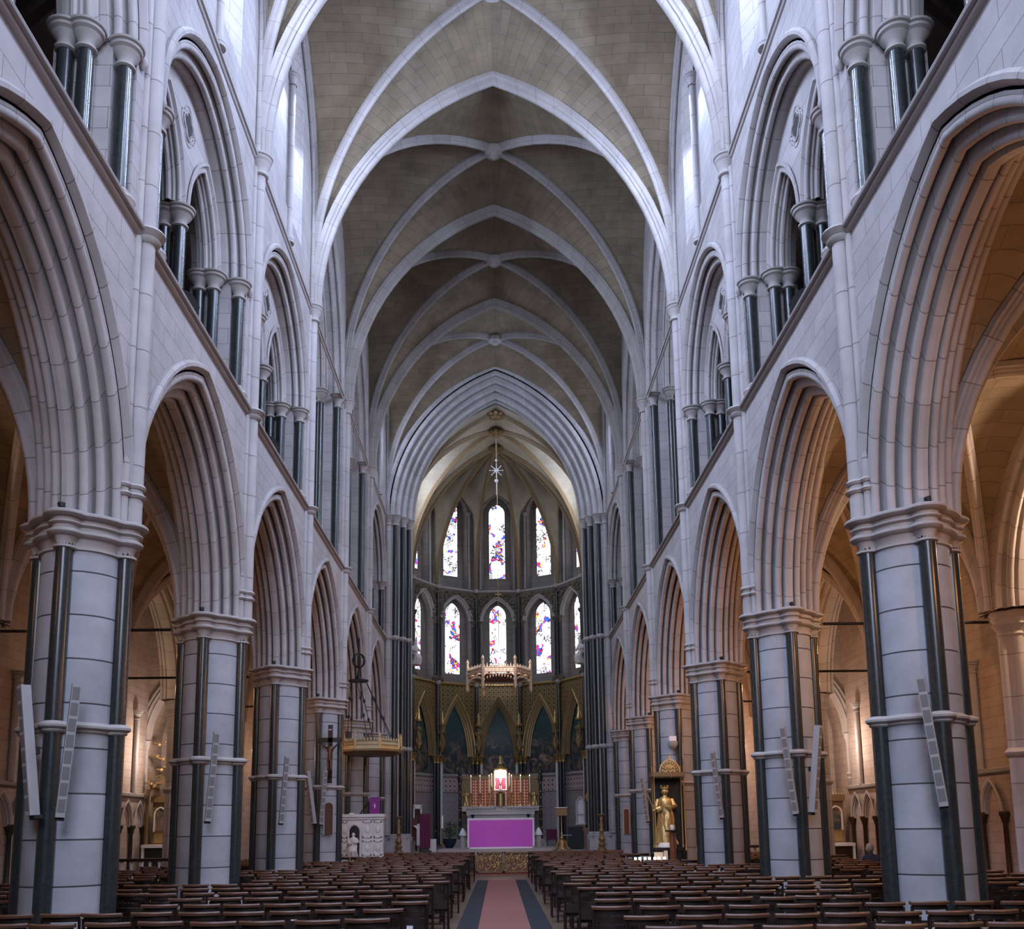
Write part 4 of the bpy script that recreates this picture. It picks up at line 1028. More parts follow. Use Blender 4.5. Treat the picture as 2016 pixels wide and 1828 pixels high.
area('altar_spot', (.03, 41.5, 9.5), (.03, 46, 3), .3, .3, 35, (1, .85, .75))

# ---- hanging tester (corona) over the altar
t = empty('altar_tester', (.03, 42.25, 7.75), 0, 'hexagonal brightly lit gilt canopy with pinnacles hanging over the altar', 'canopy')
RH = 1.40; hx_ = [(RH * cos(pi / 3 * k + 2 * pi / 3), RH * sin(pi / 3 * k + 2 * pi / 3)) for k in range(6)]
for k in range(6):
    (xa, ya), (xb, yb) = hx_[k], hx_[(k + 1) % 6]; L = hypot(xb - xa, yb - ya); ux, uy = (xb - xa) / L, (yb - ya) / L; P_ = lambda s, u, z: (xa + ux * s - uy * u, ya + uy * s + ux * u, z)
    m = MB()
    A = [(s, z) for s, z, l in arc(L / 2, .30, 0, 10)]
    for u in (-.02, .03):
        for (a, za), (b, zb) in zip(A, A[1:]): m.poly([P_(a + L / 2, u, za + .22), P_(b + L / 2, u, zb + .22), P_(b + L / 2, u, .62), P_(a + L / 2, u, .62)])
    for z in (.60, .78): m.grid([[P_(s, u, z + b) for u, b in ((-.03, 0), (-.06, .02), (-.06, .05), (.04, .06))] for s in (0, L)])
    quad = [P_(0, 0, .62), P_(L, 0, .62), P_(L, 0, .80), P_(0, 0, .80)]; m.poly(quad)
    m.build('valance', 'corona_gilt', t, smooth=0)
    m = MB()
    for q in range(11):
        s = L * (q + .5) / 11; x, y, _ = P_(s, -.02, 0); hgt = .10 + .05 * (q % 2); m.lathe(x, y, [(.035, .83), (.045, .86), (.01, .86 + hgt)], 6)
        zb = .22 + sqrt(max(0, 1 - ((s - L / 2) / (L / 2)) ** 2)) * .28; m.lathe(x, y, [(.004, zb - .12), (.03, zb - .05), (.03, zb)], 6)
    for q in range(9): s = L * (q + .5) / 9; x, y, _ = P_(s, -.04, 0); m.tube([P_(s - .05, -.05, .66), P_(s, -.06, .74), P_(s + .05, -.05, .66)], .015, 5)
    m.build('cresting', 'corona_gilt', t)
    m = MB(); m.lathe(xa, ya, [(.02, -.12), (.07, -.05), (.08, .05), (.06, .3), (.075, .62), (.075, .8), (.055, .84), (.055, 1.18), (.085, 1.2), (.01, 1.36)], 8); m.build('pinnacle', 'corona_gilt', t)
m = MB(); m.lathe(0, 0, [(RH * .98, .50), (RH * .98, .54)], 6, a0=0); m.build('ceiling_board', 'copper_panel', t, smooth=0)
m = MB(); m.tube([(0, 0, .55), (0, -.1, 4.2)], .012, 5)
for z in (4.55,): m.tube([(0, -.1, 4.2), (0, -.1, 12.0)], .01, 5)
for k in range(2): m.tube([(-.14 if k else 0, -.1, 4.3 if k else 4.16), (.14 if k else 0, -.1, 4.3 if k else 4.46)], .02, 5)
m.build('hanging_rod', 'gold', t)
t = empty('star_pendant', (.0, 43.2, 18.3), 0, 'small silvery star pendant hanging on the rod under the apse boss', 'pendant')
m = MB()
for k in range(8): a = k * pi / 4; m.tube([(.08 * cos(a), 0, .08 * sin(a)), (.34 * cos(a), 0, .34 * sin(a))], [.03, .008], 5); m.ball((.30 * cos(a), 0, .3 * sin(a)), .035, 6)
m.ball((0, 0, 0), .10, 8); m.build('star', 'white_paint', t)
m = MB(); m.ball((0, 0, .5), .07, 8); m.ball((0, 0, -.5), .09, 8); m.tube([(0, 0, 1.6), (0, 0, -1.2)], .012, 5); m.build('rod', 'white_paint', t)
point('tester_spot', (.6, 35.5, 9.2), 420, (1, .86, .84), .08, spot=.32, target=(.03, 42.0, 8.5))
point('altar_front_fill', (-.8, 36.4, 8.8), 420, (.95, .88, 1), .1, spot=.42, target=(.03, 41, 1.4))  # extra light added from the nave side to brighten the purple frontal

# ---- pulpit with hanging sounding board
t = empty('pulpit', (-4.60, 32.6, 0), 0, 'white marble pulpit with panels and seated bishop in a niche, on the left', 'pulpit')
W2 = .70
m = MB(); m.box(-W2, W2, -.1, .30, .70, 2.10); m.build('pulpit_box', 'marble_white', t, smooth=0)
m = MB(); m.box(-W2 - .06, W2 + .06, -.18, .33, 2.10, 2.2); m.box(-W2 - .03, W2 + .03, -.14, .32, 2.02, 2.1); m.build('top_moulding', 'marble_white', t, smooth=0)
m = MB(); m.box(-W2 - .05, W2 + .05, -.30, .32, .60, .72)
for k in range(18): m.ball((-W2 + .04 + k * .08, -.16, .72), .03, 6)
m.build('lower_moulding', 'marble_white', t, smooth=20)
for (a, b) in ((-.66, -.48), (.02, .33), (.40, .66)):
    for (z0, z1) in ((.84, 1.33), (1.42, 1.96)):
        m = MB()
        for (p, q_, r_, s_) in ((a, b, z0, z0 + .04), (a, b, z1 - .04, z1), (a, a + .04, z0, z1), (b - .04, b, z0, z1)): m.box(p, q_, -.13, -.08, r_, s_)
        m.ball(((a + b) / 2, -.1, (z0 + z1) / 2), .09, 8, sy=.35, sz=1.5); m.build('carved_panel', 'marble_white', t, smooth=25)
m = MB(); arch_fill(m, .20, .24, 1.62, .78, -.105, lambda s, u, z: (s - .24, u, z), 8); m.build('niche', 'black', t, smooth=0)  # flat black sheet on the pulpit face stands for the niche's shade
m = MB(); arch_sweep(m, .20, .24, [(-.02, -.04), (-.06, -.02), (-.04, .03), (0, .03)], lambda s, u, z: (s - .24, u - .1, z), 8, 1.62, jamb=.84); m.build('niche_frame', 'marble_white', t)
for k, x in enumerate((-.6, -.2, .2, .6)):
    m = MB(); m.lathe(x, 0, [(.12, 0), (.12, .08), (.06, .14), (.055, .42), (.12, .56), (.12, .6)], 12); m.build('column', 'marble_white', t)
robed('statue', .92, 'marble_white', (-4.84, 32.27, .765), 0, seated=True, label='seated white marble bishop in the niche of the pulpit', cat='statue')
t = empty('pulpit_cloth', (-4.17, 32.45, 2.225), 0, 'purple cloth with small white cross over the pulpit bookrest', 'cloth')
m = MB(); m.box(-.17, .17, -.03, -.015, -.02, .52); m.box(-.17, .17, -.03, .3, .51, .525); m.build('cloth', 'purple_soft', t, smooth=0)
m = MB(); m.box(-.012, .012, -.04, -.03, .16, .32); m.box(-.045, .045, -.04, -.03, .23, .25); m.build('cross', 'white_cloth', t, smooth=0)
t = empty('bookrest', (-4.50, 32.62, 2.203), 0, 'dark sloping bookrest left of the purple pulpit cloth', 'bookrest'); m = MB()
m.poly([(-.2, 0, .02), (.1, 0, .42), (.1, .3, .42), (-.2, .3, .02)]); m.box(.06, .12, 0, .3, 0, .42); m.box(-.2, .1, 0, .3, 0, .03); m.build('rest', 'black', t, smooth=0)
m = MB(); m.box(-.12, .04, 0, .14, 0.004, .035); o = tag(m.build('papers', 'white_cloth', smooth=0), 'small stack of white papers on the pulpit edge', 'papers'); o.location = (-4.9, 32.46, 2.2)
# sounding board
t = empty('sounding_board', (-4.28, 32.2, 4.22), 0, 'octagonal gilt canopy on chains hanging above the marble pulpit', 'canopy')
R8 = 1.06
m = MB(); m.lathe(0, 0, [(R8 * .8, -.10), (R8 * .98, .0), (R8 * .98, .06)], 8, a0=pi / 8); m.build('soffit', 'gilt_dark', t, smooth=0)
m = MB(); m.lathe(0, 0, [(R8, .06), (R8, .12), (R8 * .95, .13), (R8 * .95, .19), (R8 * 1.0, .2), (R8 * .94, .31)], 8, a0=pi / 8); m.build('rim', 'brass_pale', t, smooth=0)
m = MB()
for k in range(8):
    a = pi / 8 + k * pi / 4; b = a + pi / 4
    for q in range(7):
        f = (q + .5) / 7; x = R8 * (cos(a) * (1 - f) + cos(b) * f); y = R8 * (sin(a) * (1 - f) + sin(b) * f); m.lathe(x * .94, y * .94, [(.035, .30), (.05, .34), (.03, .38), (.004, .44)], 6)
m.build('cresting', 'brass_pale', t)
for k in range(8):
    a = pi / 8 + k * pi / 4; m = MB(); m.lathe(R8 * .97 * cos(a), R8 * .97 * sin(a), [(.05, .1), (.05, .4), (.03, .42), (.045, .5), (.0 + .004, .66)], 6); m.build('finial', 'brass_pale', t)
top = (-.45, 0, 2.45)
for k in range(6):
    a = pi / 6 + k * pi / 3; p0 = Vector((top[0] + .28 * cos(a), .28 * sin(a), 2.42)); p1 = Vector((R8 * .8 * cos(a), R8 * .8 * sin(a), .35)); m = MB()
    m.tube([p0, p1], .014, 5)
    for f in (.3, .6): m.ball(tuple(p0.lerp(p1, f)), .05, 6, sz=1.6)
    m.build('chain', 'iron', t)
m = MB(); m.lathe(top[0], 0, [(.33, 2.40), (.34, 2.45), (.12, 2.48), (.05, 2.62), (.03, 2.8)], 16); m.build('chain_disc', 'iron', t)
m = MB()
for q in (0, pi / 2, pi / 4): m.tube([(top[0] + .21 * cos(z_ * pi / 8) * cos(q), .21 * cos(z_ * pi / 8) * sin(q), 3.12 + .24 * sin(z_ * pi / 8)) for z_ in range(16)], .025, 6, closed=True)
m.tube([(top[0], 0, 2.7), (top[0], 0, 5.15)], .03, 6)
for k in range(16): m.ball((top[0], 0, 3.5 + k * .11), .045, 6)
m.build('hanging_chain', 'iron', t)
m = MB(); m.tube([(top[0], 0, 5.15), (top[0], .0, 5.4), (top[0] + .12, 0, 5.5)], .03, 6); m.box(top[0] - .3, top[0] - .02, -.08, .08, 4.95, 5.15); m.build('wall_bracket', 'iron', t)

# ---- crucifix on the fourth pier
t = empty('crucifix', (-4.84, 27.555, 3.0), 0, 'large dark wooden crucifix hanging on the fourth left pier', 'crucifix')
m = MB(); m.box(-.065, .065, 0, .05, -.0, 1.66); m.box(-.34, .34, 0, .05, 1.16, 1.29); m.build('cross', 'wood_dark', t, smooth=0)
m = MB(); m.box(-.045, .045, -.015, 0, 1.50, 1.54); m.build('title_board', 'carved_stone', t, smooth=0)
me = bpy.data.meshes.new('corpus'); J = [(0, -.08, .62), (0, -.09, .80), (.01, -.07, .98), (.03, -.09, 1.06), (.05, -.13, 1.15), (-.10, -.06, .99), (-.20, -.05, 1.09), (-.31, -.04, 1.21), (.12, -.06, .99), (.21, -.05, 1.09), (.31, -.04, 1.21), (-.045, -.09, .60), (-.02, -.15, .36), (0, -.06, .10), (.0, -.12, .04), (.05, -.09, .60), (.07, -.15, .36), (.03, -.06, .10), (.03, -.12, .04)]
Ed = [(0, 1), (1, 2), (2, 3), (3, 4), (2, 5), (5, 6), (6, 7), (2, 8), (8, 9), (9, 10), (0, 11), (11, 12), (12, 13), (13, 14), (0, 15), (15, 16), (16, 17), (17, 18)]
Rr = [.075, .07, .085, .03, .055, .035, .024, .016, .035, .024, .016, .05, .035, .02, .02, .05, .035, .02, .02]
me.from_pydata(J, Ed, []); me.materials.append(MATS['bronze']); o = bpy.data.objects.new('corpus', me); COL.objects.link(o); o.parent = t
md = o.modifiers.new('skin', 'SKIN'); o.modifiers.new('sub', 'SUBSURF').levels = 1
for v, r in zip(me.skin_vertices[0].data, Rr): v.radius = (r, r * .85)
me.skin_vertices[0].data[0].use_root = True
# ---- wooden memorial plaque under it, plaques on other piers
def plaque(loc, w, h, mat, label, rows=0):
    t = empty('plaque', loc, 0, label, 'plaque'); m = MB()
    arch_fill(m, w / 2, w * .45, h - w * .45, 0, 0, lambda s, u, z: (s, u, z), 8); arch_fill(m, w / 2, w * .45, h - w * .45, 0, .04, lambda s, u, z: (s, u, z), 8)
    m.build('board', mat, t, smooth=0); m = MB(); arch_sweep(m, w / 2, w * .45, [(.04, -.03), (-.02, -.03), (-.025, .0), (0, .015)], lambda s, u, z: (s, u, z), 8, h - w * .45, jamb=h - w * .45); m.build('frame', 'carved_stone', t); return t
plaque((-4.88, 27.74, 1.55), .25, .9, 'terracotta', 'brown pointed memorial plaque on the pier below the crucifix')
plaque((4.93, 37.81, 1.41), .22, .95, 'terracotta', 'narrow pointed dark red plaque on the fifth right pier')

# ---- line-array loudspeakers on the piers
def make_speaker():
    t = empty('loudspeaker')
    m = MB(); m.box(-.048, .048, -.045, .07, 0, 1.5); m.build('cabinet', 'speaker_grey', t, smooth=0)
    m = MB()
    for k in range(8): z = .06 + k * .18; m.box(-.038, .038, -.050, -.044, z, z + .14)
    m.build('grille', 'speaker_grille', t, smooth=0)
    m = MB(); m.box(-.04, .04, .07, .13, .7, .78); m.box(-.05, .05, .0, .10, -.04, .0); m.build('bracket', 'black', t, smooth=0)
    return t
sp0 = make_speaker(); first = True
nm = ['nearest', 'second', 'third', 'fourth', 'fifth']
SPK = [(-1, 0, -.23, -.70, 'outer loudspeaker on the nearest left pier, leaning away from the nave'), (-1, 0, .35, .55, 'inner loudspeaker on the nearest left pier, grille towards the nave'),
       (-1, 1, .20, .45, 'single slim grey loudspeaker on the second left pier'), (-1, 2, .21, .45, 'single slim grey loudspeaker on the third left pier'),
       (-1, 3, -.08, -.75, 'outer slim loudspeaker beside the fourth left pier'), (-1, 3, .24, .45, 'slim loudspeaker on the fourth left pier, right beneath the crucifix'),
       (1, 0, -.24, -.55, 'slim grey loudspeaker on the nearest right pier'), (1, 1, -.20, -.5, 'inner loudspeaker on the second right pier, grille towards the nave'),
       (1, 1, .10, .75, 'outer loudspeaker on the second right pier, leaning towards the aisle'), (1, 2, -.18, -.5, 'single slim loudspeaker on the third right pier'), (1, 4, -.14, -.6, 'far slim loudspeaker on the fifth right pier, left of the golden statue')]
for sg, i, dx, rz, lab in SPK:
    t = sp0 if first else copy_tree(sp0); first = False
    tilt = .055
    t.location = (sg * XP + dx, PD(i) - .72, 1.86)
    lean = -math.copysign(.07, -dx) if abs(dx) > .0 else 0
    if lab.startswith('outer'): t.location = (sg * XP + (-.03 if sg < 0 else .10), PD(i) - .84, 1.86); lean = -.16 if sg < 0 else .14
    else: t.location = (sg * XP + ((.28 if i != 3 else .17) if sg < 0 else -.20), PD(i) - .84, 1.84); lean = .06 if sg < 0 else -.09
    t.rotation_euler = (.05, lean, rz * .9)
    tag(t, lab, 'loudspeaker', 'slim column loudspeakers on the piers')

# ---- golden statue under a canopy on the fourth right pier
SX, SY = 4.66, 27.12
t = empty('statue_shrine', (SX, SY, 0), 0, 'wooden plinth with gilt posts and canopy sheltering the golden statue on the right', 'shrine')
m = MB(); m.box(-.34, .34, -.22, .30, 0, 1.06); m.box(-.40, .40, -.28, .3, 1.0, 1.08); m.build('plinth', 'wood_dark', t, smooth=0)
m = MB(); m.box(-.36, .50, .30, .34, 1.06, 3.05); m.build('dark_backing', 'black', t, smooth=0)
for (x, y, z0) in ((-.37, -.26, 1.08), (.46, -.26, 1.0), (-.34, .24, 1.08), (.47, .24, 1.08)):
    m = MB(); m.lathe(x, y, [(.03, z0), (.03, z0 + .05), (.018, z0 + .1), (.018, 3.0), (.03, 3.05), (.03, 3.1), (.012, 3.12), (.008, 3.36)], 8); m.build('post', 'gold', t)
m = MB(); m.box(-.41, .50, -.30, .32, 3.04, 3.16)
for k in range(15): m.lathe(-.35 + k * .058, -.30, [(.005, 2.98), (.022, 3.02), (.022, 3.05)], 6)
m.build('canopy', 'gilt_dark', t, smooth=20)
m = MB(); arch_sweep(m, .26, .34, [(-.02, 0), (-.02, -.04), (.02, -.04), (.02, 0)], lambda s, u, z: (s + .08, u - .26, z), 8, 3.16)
arch_fill(m, .24, .31, 3.17, 3.16, 0, lambda s, u, z: (s + .08, u - .26, z))
for k in range(9): m.ball((.08 + .2 * cos(k * pi / 8), -.28, 3.2 + .22 * sin(k * pi / 8)), .04, 6)
for k in range(7): m.ball((.08 - .12 + .04 * k, -.29, 3.24 + .05 * sin(k * 2.2)), .035, 6)
m.lathe(.08, -.26, [(.02, 3.48), (.03, 3.53), (.004, 3.64)], 6)
m.build('crest', 'gold', t)
robed('statue', 1.60, 'gold', (SX - .04, SY - .0, 1.14), -.25, label='life-size golden robed statue holding a sceptre under the gilt canopy', cat='statue', folds=11)
o = bpy.data.objects['statue.001'] if 'statue.001' in bpy.data.objects else None
sd = [q for q in bpy.data.objects if q.get('label', '').startswith('life-size golden')][0]
m = MB(); m.tube([(-.30, -.26, .98), (-.50, -.30, 1.55)], .014, 6); m.ball((-.30, -.26, .98), .04, 6); m.tube([(-.12, -.2, 1.05), (-.3, -.26, .98)], [.045, .03], 8); m.build('sceptre', 'gold', sd)
m = MB(); m.lathe(0, 0, [(.10, 1.545), (.11, 1.575), (.10, 1.60)], 14)
for k in range(8): m.lathe(.10 * cos(k * pi / 4), .10 * sin(k * pi / 4), [(.018, 1.59), (.022, 1.62), (.004, 1.67)], 5)
m.build('crown', 'gold', sd)
m = MB(); m.lathe(0, -.03, [(.28, -.05), (.27, .0), (.24, .05), (.2, .08)], 16); m.build('cloud_base', 'marble_white', sd)
point('statue_lamp', (4.05, 25.9, 3.3), 26, (1, .78, .50), .06, spot=.9, target=(4.6, 27.1, 1.7))
for (x, y, lab) in ((4.92, 35.0, 'brown wooden candle post with white cup, near the right end of the communion rail'), (4.66, 26.35, 'dark wooden candle post standing before the golden statue')):
    t = empty('candle_post', (x, y, 0), 0, lab, 'candle post', 'wooden candle posts')
    m = MB(); m.box(-.16, .16, -.16, .16, 0, .08); m.lathe(0, 0, [(.09, .08), (.085, 1.45), (.10, 1.5)], 8); m.build('post', 'wood_mid', t)
    m = MB(); m.lathe(0, 0, [(.04, 1.5), (.2, 1.53), (.2, 1.56), (.04, 1.57)], 16); m.build('dish', 'iron', t)
    m = MB(); m.lathe(0, 0, [(.04, 1.57), (.06, 1.66), (.05, 1.7)], 10); m.build('cup', 'white_paint', t)
t = empty('votive_stand', (4.02, 26.2, 0), 0, 'low stand of glowing white votive candles before the golden statue', 'candle stand')
m = MB(); m.box(-.5, .5, -.25, .25, .70, .74)
for x in (-.45, .45):
    for y in (-.2, .2): m.box(x - .02, x + .02, y - .02, y + .02, 0, .70)
m.build('table', 'iron', t, smooth=0)
for k in range(7):
    m = MB(); x = -.42 + .13 * k; m.lathe(x, -.1 + .1 * (k % 2), [(.035, .74), (.04, .84), (.035, .86)], 10); m.build('votive_light', 'votive_glow', t)
m = MB(); m.box(.12, .36, .1, .14, .74, .98); m.box(.36, .46, -.05, .0, .74, 1.02); m.build('gilt_card', 'corona_gilt', t, smooth=0)
point('votive_lamp', (3.9, 25.95, 1.05), 3, (1, .9, .8), .05)
# white dome sensor above the statue
t = empty('dome_camera', (4.98, 27.58, 3.86), 0, 'white dome camera on the drum of the fourth right pier', 'camera')
m = MB(); m.box(-.1, .1, -.1, .18, .22, .36); m.build('housing', 'white_paint', t, smooth=0)
m = MB(); m.lathe(0, -.03, [(.02, -.02), (.10, .03), (.14, .12), (.14, .22)], 16); m.build('dome', 'speaker_grey', t)

# ---- things in the sanctuary
zs = .75
t = empty('ambo', (-3.02, 39.3, zs), 0, 'tall lectern draped in dark purple cloth, left of the altar', 'lectern')
m = MB(); m.box(-.16, .16, .0, .3, 0, 1.45); m.box(-.24, .24, -.05, .35, 0, .08); m.build('stand', 'wood_dark', t, smooth=0)
m = MB(); P = [[(-.215 + .43 * a, -.03 - .02 * cos(a * 20) * (1 - z / 1.5), .18 + z) for a in [k / 16 for k in range(17)]] for z in (0, .4, .8, 1.1, 1.33)]
P.append([(p[0], .34, 1.56) for p in P[-1]]); m.grid(P); m.build('cloth', 'purple_dark', t)
t = empty('gold_lectern', (2.5, 39.5, zs), 0, 'gilt lectern on a scrolled tripod foot, right of the altar', 'lectern')
m = MB()
for k in range(3):
    a = pi / 2 + 2 * pi * k / 3 + pi; m.tube([(.05 * cos(a), .05 * sin(a), .42), (.16 * cos(a), .16 * sin(a), .36), (.22 * cos(a), .22 * sin(a), .16), (.33 * cos(a), .33 * sin(a), .05)], [.05, .06, .06, .07], 8); m.ball((.34 * cos(a), .34 * sin(a), .07), .075, 8)
m.lathe(0, 0, [(.10, .15), (.09, .35), (.05, .45), (.075, .52), (.03, .6), (.045, .68), (.02, .78), (.016, 1.42)], 12); m.build('stem', 'gold', t)
T = Matrix.Translation((0, 0, 1.55)) @ Matrix.Rotation(-.5, 4, 'X'); m = MB(); m.box(-.235, .235, -.02, .02, -.17, .17, T); m.build('desk', 'gilt_dark', t, smooth=0)
m = MB(); m.box(-.25, .25, -.06, .04, .16, .19, T); m.build('book_ledge', 'marble_white', t, smooth=0)
gs = None
for (x, y, lab) in ((-4.0, 38.55, 'left'), (4.02, 38.55, 'right')):
    if gs is None:
        gs = t = empty('torchere'); m = MB(); m.lathe(0, 0, [(.16, 0), (.16, .08), (.09, .14), (.14, .26), (.07, .34), (.13, .46), (.08, .55), (.05, .66), (.10, .78), (.06, .9), (.09, 1.02), (.05, 1.15), (.075, 1.3), (.05, 1.36), (.16, 1.40), (.16, 1.43), (.04, 1.44)], 14, lambda a, r: r * (1 + .06 * cos(6 * a))); m.build('turned_stem', 'gilt_dark', t)
    else: t = copy_tree(gs)
    t.location = (x, y, zs); tag(t, 'tall turned gilt candle stand beside the %s chancel arch pier' % lab, 'candle stand', 'gilt stands by the chancel arch')
# flowers, urn, paschal candle on the left
t = empty('flower_stand', (-2.18, 42.2, zs), 0, 'dark green urn overflowing with foliage, left of the altar', 'plant')
m = MB(); m.lathe(0, 0, [(.14, .0), (.10, .06), (.16, .14), (.27, .34), (.31, .5), (.28, .52)], 16); m.build('urn', 'navy', t)
rnd = random.Random(11); m = MB()
for k in range(130):
    a = rnd.uniform(0, 2 * pi); r = abs(rnd.gauss(0, .24)); z = .55 + rnd.uniform(0, .75) * (1 - r * .8); L = rnd.uniform(.08, .16); p = Vector((r * cos(a), r * sin(a) * .7, z)); d = Vector((rnd.uniform(-1, 1), rnd.uniform(-1, .3), rnd.uniform(-.4, 1))).normalized() * L; s = d.orthogonal().normalized() * L * .3
    m.poly([p, p + d * .5 + s, p + d, p + d * .5 - s])
for k in range(10): a = k * .63; m.tube([(0, 0, .45), (.2 * cos(a), .15 * sin(a), .9), (.3 * cos(a), .2 * sin(a), 1.15)], .006, 4)
m.build('foliage', 'leaf_green', t, smooth=0)
t = empty('paschal_candle', (-2.44, 41.25, zs), 0, 'thick white candle rising among the foliage left of the altar', 'candle')
m = MB(); m.lathe(0, 0, [(.16, 0), (.15, .05), (.04, .1), (.03, .9), (.07, .95)], 12); m.build('stand', 'gilt_dark', t)
m = MB(); m.lathe(0, 0, [(.045, .95), (.045, 1.5)], 12); m.build('candle', 'candle_wax', t)
m = MB(); m.box(-.17, .17, -.15, .15, 0, .52); o = tag(m.build('pedestal', 'marble_white', smooth=0), 'short pale stone pedestal left of the green urn', 'pedestal'); o.location = (-2.84, 41.0, zs)
t = empty('wall_aumbry', (-3.72, 44.0, 1.9), .35, 'white-framed dark wall cupboard behind the purple lectern', 'cupboard')
m = MB(); m.box(-.2, -.14, -.04, .05, 0, .85); m.box(.12, .2, -.04, .05, 0, .85); m.box(-.2, .2, -.04, .05, .70, .88); m.box(-.22, .22, -.08, .05, -.05, .03); m.build('white_frame', 'white_paint', t, smooth=0)
m = MB(); m.box(-.14, .12, -.02, .02, .03, .70); m.build('door_panel', 'wood_dark', t, smooth=0)
t = empty('sanctuary_chair', (-3.72, 41.9, zs), .5, 'red-brown high-backed chair draped with white cloth at the left edge of the sanctuary', 'chair')
m = MB(); m.box(-.28, .28, -.25, .25, .42, .50); m.build('seat', 'terracotta', t, smooth=0)
m = MB(); m.box(-.28, .28, .2, .27, .5, 1.42); m.lathe(-.26, .23, [(.04, 1.4), (.05, 1.46), (.01, 1.52)], 8); m.lathe(.26, .23, [(.04, 1.4), (.05, 1.46), (.01, 1.52)], 8); m.build('backrest', 'terracotta', t, smooth=0)
for x in (-.24, .24):
    for y in (-.2, .22): m = MB(); m.box(x - .03, x + .03, y - .03, y + .03, 0, .42); m.build('leg', 'wood_dark', t, smooth=0)
m = MB(); P = [[(.05 + .26 * a, -.28 + .03 * cos(14 * a) - .0 * z, .25 + z) for a in [k / 10 for k in range(11)]] for z in (0, .35, .7)]; P.append([(p[0], .15, 1.1) for p in P[-1]]); m.grid(P); m.build('white_cloth', 'white_cloth', t)
# right side of the sanctuary
t = empty('wall_niche', (3.72, 44.25, 1.86), -.45, 'white pointed niche with a shelf in the right sanctuary wall', 'niche')
m = MB(); arch_fill(m, .17, .30, .84, 0, .0, lambda s, u, z: (s, u, z), 8); m.build('niche_back', 'white_paint', t, smooth=0)
m = MB(); arch_sweep(m, .19, .34, [(.04, -.03), (-.14, -.03), (-.16, .0), (-.12, .03), (0, .03)], lambda s, u, z: (s, u, z), 8, .84, jamb=.84); m.box(-.24, .24, -.18, .04, -.06, .0); m.build('surround', 'marble_white', t, smooth=20)
m = MB(); m.box(-.16, .16, -.12, .0, .40, .43); m.build('shelf', 'marble_white', t, smooth=0)
t = empty('credence_table', (3.30, 42.0, zs), -.1, 'black cloth-covered side table at the right of the sanctuary', 'table')
m = MB(); m.box(-.36, .3, -.3, .3, .0, .95); m.build('black_cover', 'black', t, smooth=0)
m = MB(); m.box(-.62, -.2, -.32, .2, .58, .62); m.build('grey_shelf', 'speaker_grey', t, smooth=0)
t = empty('stone_pedestal', (3.62, 40.8, zs), 0, 'carved wooden pedestal beside the black side table', 'pedestal')
m = MB(); m.box(-.14, .14, -.12, .12, 0, .08); m.box(-.09, .09, -.09, .09, .08, .55); m.box(-.12, .12, -.12, .12, .55, .78); m.box(-.15, .15, -.14, .14, .78, .92); m.build('carved_block', 'wood_mid', t, smooth=0)
t = empty('sanctuary_stool', (2.30, 43.2, zs), 0, 'small dark red stool behind the gilt lectern', 'stool')
m = MB(); m.box(-.24, .24, -.2, .2, .40, .50); m.box(-.24, .24, .16, .2, .5, .86); m.build('cushion', 'purple_dark', t, smooth=0)
for x in (-.2, .2):
    for y in (-.16, .16): m = MB(); m.box(x - .02, x + .02, y - .02, y + .02, 0, .4); m.build('leg', 'wood_dark', t, smooth=0)
t = empty('processional_banner', (3.86, 41.2, zs), -.3, 'dark banner with gilt head hanging at the right chancel pier', 'banner')
m = MB(); m.tube([(0, 0, 0), (0, 0, 2.6)], .02, 6); m.lathe(0, 0, [(.2, 0), (.18, .05), (.03, .1)], 10); m.build('pole', 'gilt_dark', t)
m = MB(); m.box(-.16, .16, -.05, -.02, .75, 2.15); m.build('cloth', 'black', t, smooth=0)
m = MB(); m.lathe(0, 0, [(.12, 1.98), (.2, 2.1), (.22, 2.25), (.1, 2.5), (.03, 2.75)], 12, lambda a, r: r * (1 + .12 * cos(7 * a))); m.build('gilt_head', 'gold', t)
# painted saints on the apse shafts, angels at the string
k_ = 0
for a, lab in ((-75, 'at the far left pier'), (-45, 'on the left shaft'), (-15, 'left of the middle painting'), (15, 'right of the middle painting'), (45, 'on the right shaft'), (75, 'at the far right pier')):
    r = RA - .42; x, y = r * sin(math.radians(a)), YC + r * cos(math.radians(a))
    t = empty('apse_saint', (x, y, 5.75), 0, 'small gilded saint under a spire between the apse paintings, ' + lab, 'statue', 'gilded saints of the apse')
    robed('saint_body', .95, 'gilt_dark', None, parent=t)
    m = MB(); m.lathe(0, 0, [(.02, -.32), (.08, -.22), (.16, -.06), (.17, 0)], 10); m.build('corbel', 'gold', t)
    m = MB(); m.lathe(0, .02, [(.16, 1.05), (.17, 1.12), (.12, 1.16), (.05, 1.5), (.07, 1.52), (.01, 1.75)], 8); m.build('spire', 'gold', t)
for sg in (-1, 1):
    t = empty('angel', (sg * 3.80, 43.4, 9.08), sg * -.9, 'white winged angel seated on the gilt string at the %s of the apse' % SIDE[sg], 'statue', 'white angels of the apse')
    robed('angel_body', 1.25, 'marble_white', None, parent=t, seated=True)
    for e in (-1, 1):
        m = MB(); m.grid([[(e * .08, .12, .95), (e * .2, .16, 1.35), (e * .34, .2, 1.45)], [(e * .08, .14, .5), (e * .28, .2, .55), (e * .42, .22, .75)], [(e * .06, .14, .2), (e * .2, .2, .1), (e * .3, .22, .2)]]); m.build('wing', 'marble_white', t)

